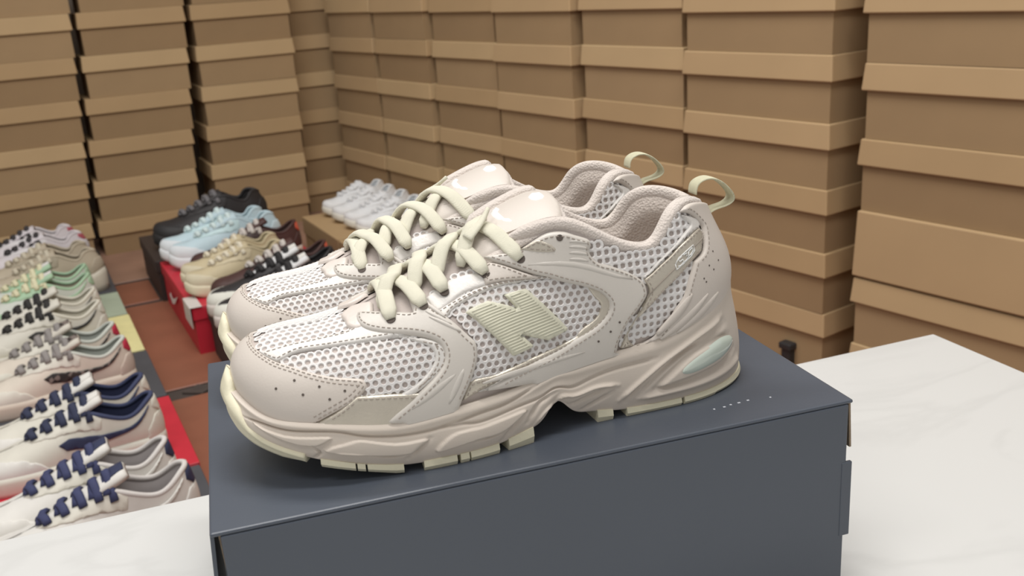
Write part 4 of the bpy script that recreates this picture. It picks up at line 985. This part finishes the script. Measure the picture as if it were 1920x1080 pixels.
# ---- right-hand display: red, black and kraft boxes with shoes on top
BH = .112
def swoosh(o, L, D, H, m):
    """white curved mark on the end of the box facing the aisle"""
    pts = [(.06, .052), (.085, .036), (.13, .046), (.21, .086), (.135, .060), (.095, .054), (.08, .062)]; pts = [(D * .12 + x, z) for x, z in pts if x < D]
    V = [(-.0032, D - y, z) for y, z in pts] + [(-.0026, D - y, z) for y, z in pts]; n = len(pts)
    link_mesh('white_curved_mark', V, [tuple(range(n)), tuple(range(n, 2 * n))[::-1]] + [(i, (i + 1) % n, n + (i + 1) % n, n + i) for i in range(n)], m, o, False)
rb_ = tray(.255, .60, 2.055, 2.500, .004, BH - .004, RED, 'bright red shoebox with white curved mark beside the tiled aisle', lidh=.03); swoosh(rb_, .345, .445, BH, PRINT)
b = MB(); b.box(-.0045, .022, -.003, .085, BH - .0038, BH - .0034); b.box(-.0045, -.0033, -.003, .085, BH - .05, BH - .0038); b.build('tissue_sheet', mat('tissue_paper', '#cfc8c2', .8, .05), rb_)
tray(.245, .60, 2.512, 2.83, .004, BH - .004, cm('#3a302d'), 'dark brown shoebox under the big black runner', lidh=.03)
tray(.285, .66, 1.760, 2.048, .004, BH - .004, cm('#34302f'), 'black shoebox under the black and white sneakers', lidh=.03)
for k, (a, c, lab) in enumerate(((2.395, 2.735, 'flat kraft shoebox under the farthest white runners'), (2.050, 2.388, 'flat kraft shoebox under the nearer white runners'))):
    tray(.690, 1.010, a, c, .004, BH - .004, KRAFT[1], lab, lidh=.05)
MG = 'display sneakers in the middle'
pair('run', dict(base=BLK, guard=cm('#262425'), stay=cm('#302d2e'), counter=BLK, lining=cm('#1f1d1e', .9), tongue=cm('#302d2e'), lace=cm('#6d6a6c', .7), sole=cm('#242223')), [(.575, 2.645)], BH, ['big black runner with grey lace tips beside the box wall'], MG, .05, 1.12, 1.0)
LB = cm('#bdd2da')
pair('run', dict(base=LB, guard=cm('#d9dee2'), stay=cm('#c5dde0'), counter=cm('#c8d8de'), lining=cm('#b5cdd3', .9), tongue=LB, lace=cm('#cfe0e0', .8), sole=cm('#dcdfe2')), [(.535, 2.462), (.545, 2.380)], BH, ['pale blue runner next to the big black runner', 'pale blue runner half hidden by the sand pair'], MG, -.03, 1.0, .70)
MAR = cm('#4a2f2b'); MD = dict(base=MAR, guard=MAR, stay=cm('#3b2827'), counter=MAR, tab=cm('#cc5a40'), lining=cm('#3a2825', .9), tongue=MAR, lace=cm('#c7bfb8', .8), sole=cm('#cfc4b8'))
pair('court', MD, [(.575, 2.298), (.575, 2.052)], BH, ['dark maroon sneaker with orange heel behind the sand pair', 'dark maroon sneaker with orange heel before the sand pair'], MG, 0, .95, .76)
YZ = cm('#c2b493')
pair('run', dict(base=YZ, guard=cm('#cdc3a8'), stay=cm('#c9bc9d'), counter=YZ, lining=cm('#b3a582', .9), tongue=YZ, lace=cm('#dcd3bd', .8), sole=cm('#d6cdb2')), [(.505, 2.217), (.500, 2.135)], BH, ['sand runner with cream laces, farther one of its pair', 'sand runner with cream laces, nearer one of its pair'], MG, -.02, .86, .77)
pair('court', dict(base=BLK, guard=cm('#dcdbd0'), stay=BLK, counter=BLK, tab=BLK, stripe=cm('#dcdad4'), lining=cm('#262425', .9), tongue=cm('#dddddd'), label=W, lace=cm('#2a2829', .8), sole=cm('#d8cfc6')), [(.565, 1.966), (.562, 1.880)], BH, ['black sneaker with white toe beside the maroon sneaker', 'black sneaker with white toe nearest the beige runners'], MG, .01, 1.0, .78)
WH = cm('#e3e4e5', .5)
wspots = [(.945, 2.690), (.945, 2.597), (.948, 2.500), (.950, 2.405), (.952, 2.305), (.955, 2.210)]
pair('run', dict(base=WH, guard=cm('#e6e6e6'), stay=WH, counter=WH, lining=cm('#cdd2d5', .9), tongue=WH, lace=cm('#e4e5e6', .8), sole=cm('#dcd8cc')), wspots, BH,
     ['all white runner, farthest of the row on the kraft boxes', 'all white runner, second farthest of the row on kraft boxes', 'all white runner, third farthest of the row on kraft boxes', 'all white runner, fourth farthest of the row on kraft boxes', 'all white runner, fifth farthest of the row on kraft boxes', 'all white runner, nearest of the row on the kraft boxes'], 'white runners in a row on the kraft boxes', .06, .74, .92)
# small black foot standing by the right-hand stacks
d0 = ray(1478, 694); p0 = CAM + d0 * (ZC / -d0[2])
ft = empty('furniture_foot', (p0[0], p0[1], .0), YR, 'small black furniture foot beside the right wall boxes', 'foot')
b = MB(); b.box(-.010, .010, -.010, .010, 0, .045); bevel(b.build('stem', TLEG, ft), .002); b = MB(); b.box(-.014, .014, -.014, .014, .045, .058); bevel(b.build('cap', TLEG, ft), .003)
